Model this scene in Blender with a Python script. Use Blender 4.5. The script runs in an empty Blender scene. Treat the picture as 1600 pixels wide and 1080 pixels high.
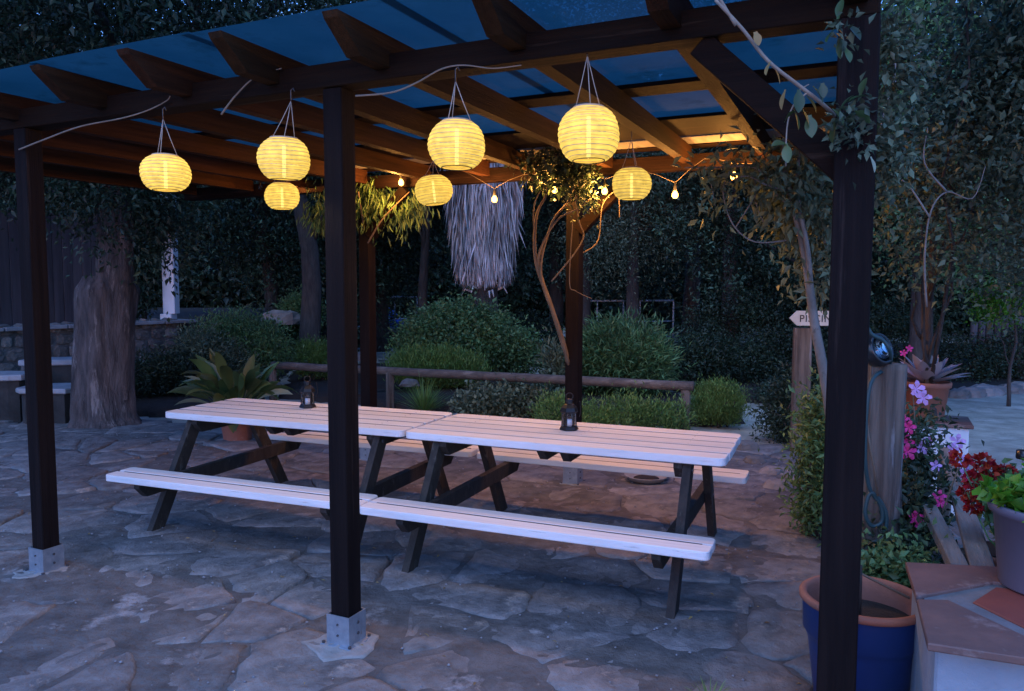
import bpy, math, random
import numpy as np
from mathutils import Vector, Matrix, noise

# ------------------------------------------------------------------ camera, world, sun
sc = bpy.context.scene
H = 1.6296
PITCH, ROLL, FPX = math.radians(4.424), math.radians(0.1335), 1220.4
cam_d = bpy.data.cameras.new('camera'); cam = bpy.data.objects.new('camera', cam_d)
sc.collection.objects.link(cam); sc.camera = cam
cam.location = (0, 0, H); cam.rotation_euler = (math.radians(90) - PITCH, -ROLL, 0)
cam_d.sensor_width = 36; cam_d.lens = FPX / 1600 * 36; cam_d.clip_start = 0.05; cam_d.clip_end = 400

w = bpy.data.worlds.new('World'); sc.world = w; w.use_nodes = True
nt = w.node_tree; bg = nt.nodes['Background']
sky = nt.nodes.new('ShaderNodeTexSky'); sky.sky_type = 'NISHITA'; sky.sun_disc = False
SUN_EL, SUN_AZ = math.radians(-0.5), math.radians(200)
sky.sun_elevation = SUN_EL; sky.sun_rotation = SUN_AZ; sky.ozone_density = 4.0
nt.links.new(sky.outputs[0], bg.inputs[0]); bg.inputs[1].default_value = 5.5
sun_d = bpy.data.lights.new('sun', 'SUN'); sun = bpy.data.objects.new('sun', sun_d)
sc.collection.objects.link(sun); sun_d.energy = 1.3; sun_d.angle = math.radians(50); sun_d.color = (0.52, 0.69, 1.0)
sun.rotation_euler = (math.radians(32), 0, math.radians(-16))
sc.view_settings.view_transform = 'Standard'; sc.view_settings.look = 'None'
sc.view_settings.exposure = 0.0; sc.view_settings.gamma = 1.0
sc.view_settings.use_curve_mapping = False

# ------------------------------------------------------------------ helpers
rnd = random.Random(7); rng = np.random.default_rng(7)
C = sc.collection
LIGHT_K = 1.0

def at(u, v, y):
    """point of the place at forward distance y that appears at photo position u,v"""
    a, b = u - 800, v - 540; c, s = math.cos(ROLL), math.sin(ROLL)
    X = (c*a + s*b)/FPX; up = -(-s*a + c*b)/FPX
    d = Vector((X, math.cos(PITCH) + up*math.sin(PITCH), -math.sin(PITCH) + up*math.cos(PITCH)))
    return Vector((0, 0, H)) + d*(y/d.y)

def link(name, me, mat=None, parent=None):
    o = bpy.data.objects.new(name, me); C.objects.link(o)
    if mat is not None and me is not None:
        if len(me.materials) == 0: me.materials.append(mat)
    if parent is not None: o.parent = parent
    return o

def tag(o, label=None, cat=None, group=None, kind=None):
    if label: o['label'] = label
    if cat: o['category'] = cat
    if group: o['group'] = group
    if kind: o['kind'] = kind
    return o

def thing(name, label, cat, loc=(0, 0, 0), rz=0, group=None):
    o = bpy.data.objects.new(name, None); C.objects.link(o)
    o.empty_display_size = .2; o.location = loc; o.rotation_euler = (0, 0, rz)
    return tag(o, label, cat, group)

def copy_tree(o, parent=None):
    c = o.copy(); C.objects.link(c)
    if parent is not None: c.parent = parent
    for ch in list(o.children):
        if ch is not c: copy_tree(ch, c)
    return c

class MB:
    def __init__(s): s.v = []; s.f = []
    def add(s, vs, fs):
        n = len(s.v); s.v += [tuple(p) for p in vs]; s.f += [tuple(i+n for i in f) for f in fs]; return s
    def box(s, x0, x1, y0, y1, z0, z1, b=0.0, M=None):
        """box with small chamfers on all long edges"""
        if b <= 0:
            vs = [(x0,y0,z0),(x1,y0,z0),(x1,y1,z0),(x0,y1,z0),(x0,y0,z1),(x1,y0,z1),(x1,y1,z1),(x0,y1,z1)]
            fs = [(3,2,1,0),(4,5,6,7),(0,1,5,4),(1,2,6,5),(2,3,7,6),(3,0,4,7)]
        else:
            def ring(i, z): return [(x0+i+b*k, y0+i, z) if 0 else None for k in ()]
            vs = []; 
            def oct_(ins, z):
                a0, a1, c0, c1 = x0+ins, x1-ins, y0+ins, y1-ins
                return [(a0+b,c0,z),(a1-b,c0,z),(a1,c0+b,z),(a1,c1-b,z),(a1-b,c1,z),(a0+b,c1,z),(a0,c1-b,z),(a0,c0+b,z)]
            for ins, z in ((b*.7, z0), (0, z0+b*.7), (0, z1-b*.7), (b*.7, z1)): vs += oct_(ins, z)
            fs = [tuple(reversed(range(8))), tuple(range(24, 32))]
            for r in range(3):
                for k in range(8): fs.append((r*8+k, r*8+(k+1) % 8, r*8+8+(k+1) % 8, r*8+8+k))
        if M is not None: vs = [M @ Vector(p) for p in vs]
        return s.add(vs, fs)
    def beam(s, p, q, wd, ht, b=0.004, up=(0, 0, 1)):
        p, q = Vector(p), Vector(q); d = (q-p); L = d.length; d.normalize()
        up = Vector(up); side = d.cross(up)
        if side.length < 1e-3: side = d.cross(Vector((0, 1, 0)))
        side.normalize(); u2 = side.cross(d)
        M = Matrix((( d.x, side.x, u2.x, p.x), (d.y, side.y, u2.y, p.y), (d.z, side.z, u2.z, p.z), (0, 0, 0, 1)))
        return s.box(0, L, -wd/2, wd/2, -ht/2, ht/2, b, M)
    def tube(s, pts, r, n=8, cap=True):
        pts = [Vector(p) for p in pts]; m = len(pts)
        rs = r if isinstance(r, (list, tuple)) else [r]*m
        t = (pts[1]-pts[0]).normalized(); a = Vector((0, 0, 1)) if abs(t.z) < .9 else Vector((1, 0, 0))
        u = t.cross(a).normalized(); vs = []; fs = []
        for i, p in enumerate(pts):
            t = (pts[min(i+1, m-1)]-pts[max(i-1, 0)])
            if t.length < 1e-9: t = Vector((0, 0, 1))
            t.normalize(); u = (u - t*u.dot(t))
            if u.length < 1e-6: u = t.orthogonal()
            u.normalize(); w_ = t.cross(u)
            for k in range(n):
                an = 2*math.pi*k/n; vs.append(p + (u*math.cos(an)+w_*math.sin(an))*rs[i])
        for i in range(m-1):
            for k in range(n): fs.append((i*n+k, i*n+(k+1) % n, i*n+n+(k+1) % n, i*n+n+k))
        if cap: fs += [tuple(reversed(range(n))), tuple(range((m-1)*n, m*n))]
        return s.add(vs, fs)
    def lathe(s, prof, n=24, c=(0, 0, 0), fn=None, close=False):
        vs = []; fs = []; m = len(prof)
        for i, (r, z) in enumerate(prof):
            for k in range(n):
                an = 2*math.pi*k/n; rr = r if fn is None else fn(r, z, an)
                vs.append((c[0]+rr*math.cos(an), c[1]+rr*math.sin(an), c[2]+z))
        for i in range(m-1):
            for k in range(n): fs.append((i*n+k, i*n+(k+1) % n, i*n+n+(k+1) % n, i*n+n+k))
        if close: fs += [tuple(reversed(range(n))), tuple(range((m-1)*n, m*n))]
        return s.add(vs, fs)
    def prism(s, poly, z0, z1, b=0.003, M=None):
        """vertical prism over a convex-ish plan outline with softened top and bottom rim"""
        n = len(poly); cx = sum(p[0] for p in poly)/n; cy = sum(p[1] for p in poly)/n
        def inset(d):
            o = []
            for i in range(n):
                p0, p1, p2 = Vector(poly[i-1]), Vector(poly[i]), Vector(poly[(i+1) % n])
                e1 = (p1-p0).normalized(); e2 = (p2-p1).normalized()
                nn = Vector((-e1.y-e2.y, e1.x+e2.x)); 
                if nn.length < 1e-6: nn = Vector((-e1.y, e1.x))
                nn.normalize(); o.append(p1 + nn*d)
            return o
        rings = [(inset(b), z0), (poly, z0+b), (poly, z1-b), (inset(b), z1)]
        vs = [(p[0], p[1], z) for r, z in rings for p in r]
        fs = [tuple(reversed(range(n))), tuple(range(3*n, 4*n))]
        for r in range(3):
            for k in range(n): fs.append((r*n+k, r*n+(k+1) % n, r*n+n+(k+1) % n, r*n+n+k))
        if M is not None: vs = [M @ Vector(p) for p in vs]
        return s.add(vs, fs)
    def mesh(s, name, smooth=False):
        me = bpy.data.meshes.new(name); me.from_pydata(s.v, [], s.f)
        if smooth: me.shade_smooth()
        me.update(); return me
    def build(s, name, mat, parent=None, smooth=False):
        return link(name, s.mesh(name, smooth), mat, parent)

def fast_mesh(name, V, F):
    """V (n,3), F (m,k) arrays"""
    me = bpy.data.meshes.new(name); m, k = F.shape
    me.vertices.add(len(V)); me.vertices.foreach_set('co', V.astype(np.float32).ravel())
    me.loops.add(m*k); me.loops.foreach_set('vertex_index', F.astype(np.int32).ravel())
    me.polygons.add(m); me.polygons.foreach_set('loop_start', np.arange(0, m*k, k, dtype=np.int32))
    me.polygons.foreach_set('loop_total', np.full(m, k, dtype=np.int32))
    me.update(calc_edges=True); return me

def unit(a): return a/np.maximum(np.linalg.norm(a, axis=-1, keepdims=True), 1e-9)

def leaves(P, D, N, L, Wd, fold=.25, bend=.15):
    """kite leaves: base P, direction D, facing N, length L, width Wd  -> V,F (two triangles each)"""
    n = len(P); D = unit(D); S = unit(np.cross(D, N)); N = np.cross(S, D)
    L = np.broadcast_to(np.asarray(L, float).reshape(-1, 1), (n, 1)); Wd = np.broadcast_to(np.asarray(Wd, float).reshape(-1, 1), (n, 1))
    tip = P + D*L - N*L*bend; mid = P + D*L*.45
    a = mid + S*Wd*.5 + N*Wd*fold; b = mid - S*Wd*.5 + N*Wd*fold
    V = np.stack([P, a, tip, b], 1).reshape(-1, 3); i = np.arange(n)*4
    F = np.concatenate([np.stack([i, i+1, i+2], 1), np.stack([i, i+2, i+3], 1)])
    return V, F

def cloud(blobs, n, L, Wd, cl=.25, per=14, shell=.55, updir=0.2, out=.6, seed=0, droop=0.0, flat=1.0, jit=.16):
    """clumped leaves through the volume of several ellipsoids; blobs = [(cx,cy,cz,rx,ry,rz,weight)]"""
    g = np.random.default_rng(seed); B = np.array([b if len(b) == 7 else tuple(b)+(b[3]*b[4]*b[5],) for b in blobs], float)
    ncl = max(1, n//per); wts = B[:, 6]/B[:, 6].sum(); idx = g.choice(len(B), ncl, p=wts)
    d = unit(g.normal(size=(ncl, 3))); r = (shell + (1-shell)*g.random((ncl, 1)))**.8
    r *= 1 + jit*g.normal(size=(ncl, 1))
    cen = B[idx, :3] + d*r*B[idx, 3:6]
    cs = cl*(.5+g.random((ncl, 1)))
    k = np.repeat(np.arange(ncl), per)
    off = g.normal(size=(len(k), 3))*cs[k]*np.array([1, 1, flat])
    P = cen[k] + off
    D = unit(g.normal(size=P.shape)) + out*(d[k]*.7 + unit(off)*.5) + np.array([0, 0, updir-droop])
    N = unit(g.normal(size=P.shape)*.7 + np.array([0, 0, 1.]))
    s = .6 + .8*g.random(len(P))
    return leaves(P, D, N, L*s, Wd*s)

def foliage(name, mat, parent, blobs, n, L, Wd, zmin=None, kind=None, **k):
    V, F = cloud(blobs, n, L, Wd, **k)
    if zmin is not None: V[:, 2] = np.maximum(V[:, 2], zmin + .02*np.random.default_rng(3).random(len(V)))
    o = link(name, fast_mesh(name, V, F), mat, parent)
    if kind: o['kind'] = kind
    return o

def vnoise(x, y, s, seed=0):
    """smooth value noise on arrays"""
    g = np.random.default_rng(seed); T = g.random((256, 256))
    X = x/s + 101.3; Y = y/s + 57.7; xi = np.floor(X).astype(int); yi = np.floor(Y).astype(int)
    fx = X-xi; fy = Y-yi; fx = fx*fx*(3-2*fx); fy = fy*fy*(3-2*fy)
    def t(a, b): return T[a % 256, b % 256]
    return ((t(xi, yi)*(1-fx)+t(xi+1, yi)*fx)*(1-fy) + (t(xi, yi+1)*(1-fx)+t(xi+1, yi+1)*fx)*fy)*2-1

# ------------------------------------------------------------------ materials
def mat(name, c1, c2=None, scale=6.0, rough=.7, bump=0.0, bscale=30.0, stretch=(1, 1, 1), c3=None, c3scale=2.0, c3amt=.5,
        obj_var=0.0, isl_var=0.0, metal=0.0, spec=.4, trans=0.0, detail=6, coat=0.0, bdist=.01):
    """noise-coloured surface with optional worn patches, per-object / per-leaf variation and relief"""
    m = bpy.data.materials.new(name); m.use_nodes = True; t = m.node_tree; N = t.nodes; Lk = t.links
    b = N['Principled BSDF']; b.inputs['Roughness'].default_value = rough; b.inputs['Metallic'].default_value = metal
    b.inputs['Specular IOR Level'].default_value = spec
    if coat: b.inputs['Coat Weight'].default_value = coat
    tc = N.new('ShaderNodeTexCoord'); mp = N.new('ShaderNodeMapping'); mp.inputs['Scale'].default_value = stretch
    Lk.new(tc.outputs['Object'], mp.inputs[0])
    n1 = N.new('ShaderNodeTexNoise'); n1.inputs['Scale'].default_value = scale; n1.inputs['Detail'].default_value = detail
    n1.inputs['Roughness'].default_value = .62
    Lk.new(mp.outputs[0], n1.inputs['Vector'])
    if c2 is None: c2 = tuple(x*.7 for x in c1)
    r = N.new('ShaderNodeValToRGB'); r.color_ramp.elements[0].position = .33; r.color_ramp.elements[1].position = .67
    r.color_ramp.elements[0].color = (*c1, 1); r.color_ramp.elements[1].color = (*c2, 1); Lk.new(n1.outputs[0], r.inputs[0])
    col = r.outputs[0]
    if c3:
        n3 = N.new('ShaderNodeTexNoise'); n3.inputs['Scale'].default_value = c3scale; n3.inputs['Detail'].default_value = 8; n3.inputs['Roughness'].default_value = .7
        Lk.new(mp.outputs[0], n3.inputs['Vector'])
        rr = N.new('ShaderNodeMapRange'); rr.inputs[1].default_value = 1-c3amt; rr.inputs[2].default_value = 1-c3amt+.12
        rr.inputs[1].default_value = .72-c3amt*.4; rr.inputs[2].default_value = .72-c3amt*.4+.08
        Lk.new(n3.outputs[0], rr.inputs[0])
        mx = N.new('ShaderNodeMix'); mx.data_type = 'RGBA'; Lk.new(rr.outputs[0], mx.inputs[0]); Lk.new(col, mx.inputs[6]); mx.inputs[7].default_value = (*c3, 1)
        col = mx.outputs[2]
    if obj_var or isl_var:
        hs = N.new('ShaderNodeHueSaturation'); Lk.new(col, hs.inputs['Color'])
        if obj_var: src = N.new('ShaderNodeObjectInfo').outputs['Random']; amt = obj_var
        else: src = N.new('ShaderNodeNewGeometry').outputs['Random Per Island']; amt = isl_var
        mr = N.new('ShaderNodeMapRange'); mr.inputs[3].default_value = 1-amt; mr.inputs[4].default_value = 1+amt
        Lk.new(src, mr.inputs[0]); Lk.new(mr.outputs[0], hs.inputs['Value'])
        mh = N.new('ShaderNodeMapRange'); mh.inputs[3].default_value = .5-.05*amt; mh.inputs[4].default_value = .5+.05*amt
        mm = N.new('ShaderNodeMath'); mm.operation = 'FRACT'; mu = N.new('ShaderNodeMath'); mu.operation = 'MULTIPLY'; mu.inputs[1].default_value = 7.31
        Lk.new(src, mu.inputs[0]); Lk.new(mu.outputs[0], mm.inputs[0]); Lk.new(mm.outputs[0], mh.inputs[0]); Lk.new(mh.outputs[0], hs.inputs['Hue'])
        col = hs.outputs[0]
    Lk.new(col, b.inputs['Base Color'])
    if bump:
        n2 = N.new('ShaderNodeTexNoise'); n2.inputs['Scale'].default_value = bscale; n2.inputs['Detail'].default_value = 8; n2.inputs['Roughness'].default_value = .65
        Lk.new(mp.outputs[0], n2.inputs['Vector'])
        bp = N.new('ShaderNodeBump'); bp.inputs['Strength'].default_value = bump; bp.inputs['Distance'].default_value = bdist
        Lk.new(n2.outputs[0], bp.inputs['Height']); Lk.new(bp.outputs[0], b.inputs['Normal'])
    if trans:
        out = N['Material Output']; tr = N.new('ShaderNodeBsdfTranslucent'); Lk.new(col, tr.inputs[0])
        ms = N.new('ShaderNodeMixShader'); ms.inputs[0].default_value = trans
        Lk.new(b.outputs[0], ms.inputs[1]); Lk.new(tr.outputs[0], ms.inputs[2]); Lk.new(ms.outputs[0], out.inputs[0])
    return m

def emit(name, col, strength):
    m = bpy.data.materials.new(name); m.use_nodes = True; b = m.node_tree.nodes['Principled BSDF']
    b.inputs['Base Color'].default_value = (*col, 1); b.inputs['Emission Color'].default_value = (*col, 1)
    b.inputs['Emission Strength'].default_value = strength; b.inputs['Roughness'].default_value = .5
    return m

M = {}
M['stain_x'] = mat('stained_wood_x', (.020, .010, .0065), (.009, .0055, .0045), 5, .75, .5, 26, (.25, 6, 6), obj_var=.2, c3=(.05, .03, .02), c3scale=3, c3amt=.3, spec=.08)
M['stain_y'] = mat('stained_wood_y', (.056, .024, .0105), (.026, .0115, .0055), 5, .7, .5, 26, (6, .25, 6), obj_var=.2, spec=.08)  # same stain as the beams, coloured lighter so rafters look lamp-lit
M['stain_z'] = mat('stained_wood_z', (.015, .010, .009), (.007, .005, .005), 5, .7, .55, 26, (6, 6, .25), obj_var=.15, c3=(.03, .02, .017), c3scale=2.5, c3amt=.3, spec=.08)
M['table_dark'] = mat('dark_table_wood', (.045, .034, .026), (.020, .016, .013), 7, .75, .6, 40, (3, 3, 1), c3=(.10, .085, .07), c3scale=5, c3amt=.35, obj_var=.2)
M['table_white'] = mat('white_painted_wood', (.82, .79, .77), (.68, .65, .63), 5, .5, .4, 20, (.35, 9, 3), c3=(.34, .30, .28), c3scale=7, c3amt=.25, obj_var=.10, detail=10)
M['gap_dark'] = mat('dark_gap_strip', (.03, .022, .02), None, 8, .9)
M['galv'] = mat('galvanised_steel', (.36, .40, .44), (.25, .29, .33), 25, .42, .1, 60, metal=.55, spec=.5, c3=(.20, .14, .10), c3scale=9, c3amt=.22)
M['bolt'] = mat('bolt_steel', (.12, .12, .13), None, 20, .5, metal=.6)
M['mortar'] = mat('patio_mortar', (.175, .163, .152), (.078, .073, .069), 6, .82, 1.0, 18, c3=(.33, .31, .30), c3scale=2.2, c3amt=.33, bdist=.03, detail=12)
M['flag'] = mat('flagstone', (.275, .255, .240), (.105, .099, .095), 6, .68, 1.0, 16, c3=(.34, .295, .255), c3scale=5, c3amt=.31, obj_var=.17, bdist=.03, detail=12)
M['gravel'] = mat('pale_gravel', (.50, .48, .39), (.28, .27, .22), 3.5, .92, 1.0, 60, c3=(.58, .55, .46), c3scale=.9, c3amt=.45, bdist=.02)
M['soil'] = mat('dark_soil', (.045, .036, .028), (.022, .018, .015), 8, .95, 1.0, 50, bdist=.02)
M['sky_block_hill'] = mat('sky_block_slope', (.02, .026, .016), (.010, .014, .009), 1.2, .95, 1.0, 4, bdist=.3)
M['concrete'] = mat('concrete', (.36, .34, .32), (.24, .23, .21), 8, .8, .8, 40)
M['stone'] = mat('rubble_stone', (.24, .22, .20), (.13, .12, .11), 6, .85, .8, 22, obj_var=.35)
M['mortar_dark'] = mat('dark_riser', (.045, .04, .036), (.02, .018, .016), 5, .9, .8, 20)
M['slab_dark'] = mat('grey_mortar', (.20, .19, .19), (.13, .125, .12), 8, .85, .6, 40)
M['slab'] = mat('stone_slab', (.34, .34, .35), (.22, .22, .23), 5, .8, .6, 20, obj_var=.15)
M['bark'] = mat('old_bark', (.125, .10, .092), (.035, .028, .027), 3.5, .9, 1.0, 9, (4, 4, .8), c3=(.23, .19, .17), c3scale=2.2, c3amt=.38, bdist=.04)
M['bark2'] = mat('dark_bark', (.09, .075, .065), (.04, .033, .03), 6, .9, .9, 22, (3, 3, .6), bdist=.03)
M['palebark'] = mat('pale_mottled_bark', (.27, .24, .22), (.13, .115, .10), 7, .85, .7, 26, (1, 1, .7), c3=(.07, .065, .055), c3scale=5, c3amt=.35)
M['log'] = mat('weathered_log', (.19, .15, .12), (.055, .042, .034), 4, .85, 1.0, 16, (5, 5, .35), c3=(.27, .24, .23), c3scale=2.5, c3amt=.42)
M['rail'] = mat('rail_log', (.14, .105, .085), (.065, .05, .042), 5, .8, .7, 20, (.5, 4, 4), c3=(.20, .16, .13), c3scale=2, c3amt=.4)
M['leaf_d'] = mat('leaf_dark', (.046, .082, .040), (.012, .024, .014), 1.5, .55, isl_var=.55, trans=.25, spec=.5)
M['leaf_m'] = mat('leaf_mid', (.175, .31, .115), (.085, .155, .06), 2.2, .5, isl_var=.6, trans=.4, spec=.5)
M['leaf_p'] = mat('leaf_grey_green', (.16, .20, .12), (.09, .12, .07), 1.0, .6, isl_var=.5, trans=.25)
M['leaf_p2'] = mat('leaf_olive_grey', (.12, .165, .10), (.05, .075, .045), 2.2, .6, isl_var=.6, trans=.25)
M['leaf_lit'] = mat('leaf_lit_teal', (.13, .225, .125), (.06, .11, .065), 2.0, .55, isl_var=.5, trans=.25)
M['leaf_l'] = mat('leaf_light', (.18, .31, .075), (.10, .18, .045), 1.5, .5, isl_var=.45, trans=.3)
M['leaf_y'] = mat('leaf_yellow', (.42, .30, .10), (.25, .16, .07), 3, .6, isl_var=.3, trans=.3)
M['leaf_big'] = mat('leaf_broad', (.10, .155, .05), (.05, .085, .03), 2, .4, obj_var=.5, trans=.25, spec=.5, stretch=(1, 1, 1))
M['leaf_pale'] = mat('leaf_pale_back', (.42, .45, .30), (.30, .34, .20), 3, .5, obj_var=.2, trans=.25)
M['leaf_bright'] = mat('leaf_bright', (.13, .34, .03), (.06, .18, .015), 3, .4, isl_var=.35, trans=.35)
M['succ'] = mat('succulent', (.34, .35, .37), (.40, .27, .31), 3, .45, .1, 20, obj_var=.25, spec=.5)
M['thatch'] = mat('dead_palm_frond', (.80, .72, .70), (.48, .42, .41), 3, .85, isl_var=.4)
M['stem'] = mat('vine_stem', (.20, .145, .10), (.11, .08, .055), 9, .8, .5, 40)
M['twig'] = mat('pale_twig', (.33, .26, .20), (.20, .16, .125), 9, .8)
M['terra'] = mat('terracotta', (.34, .135, .085), (.24, .095, .065), 6, .75, .3, 40, c3=(.36, .22, .17), c3scale=3, c3amt=.3)
M['tile'] = mat('terracotta_tile', (.215, .115, .092), (.13, .075, .065), 5, .6, .4, 16, c3=(.27, .18, .155), c3scale=5, c3amt=.4, obj_var=.12)
M['tile_red'] = mat('red_clay_tile', (.27, .065, .042), (.19, .05, .038), 5, .6, .3, 16)
M['render'] = mat('white_render', (.33, .37, .41), (.26, .30, .34), 4, .85, .6, 35, c3=(.40, .39, .38), c3scale=4, c3amt=.12)
M['bluepot'] = mat('blue_glaze', (.010, .036, .15), (.007, .024, .10), 4, .35, .15, 12, spec=.6)
M['lilacpot'] = mat('lilac_plastic', (.155, .145, .185), (.13, .12, .16), 5, .5)
M['white'] = mat('white_paint', (.75, .77, .80), (.66, .68, .72), 4, .6)
M['railmetal'] = mat('painted_rail', (.50, .54, .58), (.40, .43, .47), 9, .5)
M['black'] = mat('black_metal', (.014, .014, .016), (.03, .026, .024), 12, .4, metal=.4, spec=.5)
M['rubber'] = mat('black_plastic', (.012, .012, .014), (.02, .02, .022), 8, .28, spec=.6)
M['hose'] = mat('green_hose', (.03, .07, .075), (.02, .05, .055), 8, .5)
M['cord'] = mat('cotton_cord', (.62, .50, .40), None, 8, .8)
M['wire'] = mat('dark_cable', (.02, .02, .02), None, 8, .6)
M['palecable'] = mat('pale_cable', (.16, .12, .09), None, 8, .6)
M['red'] = mat('red_petal', (.42, .012, .018), (.22, .006, .01), 5, .55, isl_var=.35, trans=.2)
M['pink'] = mat('pink_petal', (.78, .05, .28), (.60, .03, .20), 5, .5, isl_var=.25, trans=.25)
M['lilac'] = mat('lilac_petal', (.55, .30, .62), (.62, .36, .66), 5, .5, isl_var=.25, trans=.25)
M['fence'] = mat('dark_fence_board', (.105, .085, .090), (.055, .045, .050), 3, .85, .5, 20, (4, 4, .3), obj_var=.3)
M['tarp'] = mat('blue_tarpaulin', (.02, .14, .62), (.015, .10, .45), 4, .5, .3, 8)
M['board'] = mat('grey_weathered_board', (.25, .225, .20), (.14, .125, .11), 5, .85, .8, 22, (6, .5, 3), c3=(.33, .29, .25), c3scale=2.5, c3amt=.35)
M['sign'] = mat('sign_board', (.62, .61, .55), (.50, .49, .44), 6, .7)
M['ink'] = mat('sign_paint', (.02, .02, .025), None, 6, .7)
M['soilpot'] = M['soil']

def mat_glass():
    m = bpy.data.materials.new('clear_glass'); m.use_nodes = True; t = m.node_tree; N = t.nodes
    out = N['Material Output']; N.remove(N['Principled BSDF'])
    g = N.new('ShaderNodeBsdfGlossy'); g.inputs['Roughness'].default_value = .08
    tr = N.new('ShaderNodeBsdfTransparent'); fr = N.new('ShaderNodeFresnel'); fr.inputs[0].default_value = 1.45
    ms = N.new('ShaderNodeMixShader'); t.links.new(fr.outputs[0], ms.inputs[0]); t.links.new(tr.outputs[0], ms.inputs[1]); t.links.new(g.outputs[0], ms.inputs[2])
    t.links.new(ms.outputs[0], out.inputs[0]); return m
M['glass'] = mat_glass()

def mat_roof():
    """blue translucent plastic sheet: scatters most light, lets a tinted part through"""
    m = bpy.data.materials.new('blue_polycarbonate'); m.use_nodes = True; t = m.node_tree; N = t.nodes; L = t.links
    out = N['Material Output']; b = N['Principled BSDF']
    tc = N.new('ShaderNodeTexCoord'); n = N.new('ShaderNodeTexNoise'); n.inputs['Scale'].default_value = 1.1; n.inputs['Detail'].default_value = 9; n.inputs['Roughness'].default_value = .65
    L.new(tc.outputs['Object'], n.inputs[0]); r = N.new('ShaderNodeValToRGB')
    r.color_ramp.elements[0].color = (.011, .072, .100, 1); r.color_ramp.elements[1].color = (.027, .112, .150, 1)
    r.color_ramp.elements[0].position = .35; r.color_ramp.elements[1].position = .7
    L.new(n.outputs[0], r.inputs[0]); L.new(r.outputs[0], b.inputs['Base Color']); b.inputs['Roughness'].default_value = .9; b.inputs['Specular IOR Level'].default_value = .1
    tl = N.new('ShaderNodeBsdfTranslucent'); L.new(r.outputs[0], tl.inputs[0])
    tp = N.new('ShaderNodeBsdfTransparent'); tp.inputs[0].default_value = (.10, .29, .40, 1)
    m1 = N.new('ShaderNodeMixShader'); m1.inputs[0].default_value = .55; L.new(b.outputs[0], m1.inputs[1]); L.new(tl.outputs[0], m1.inputs[2])
    n2 = N.new('ShaderNodeTexNoise'); n2.inputs['Scale'].default_value = 2.3; n2.inputs['Detail'].default_value = 10; n2.inputs['Roughness'].default_value = .7
    L.new(tc.outputs['Object'], n2.inputs[0]); mr = N.new('ShaderNodeMapRange'); mr.inputs[1].default_value = .56; mr.inputs[2].default_value = .66
    mr.inputs[3].default_value = .12; mr.inputs[4].default_value = .42; L.new(n2.outputs[0], mr.inputs[0])
    m2 = N.new('ShaderNodeMixShader'); L.new(mr.outputs[0], m2.inputs[0]); L.new(m1.outputs[0], m2.inputs[1]); L.new(tp.outputs[0], m2.inputs[2])
    L.new(m2.outputs[0], out.inputs[0]); return m
M['roof'] = mat_roof()

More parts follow.
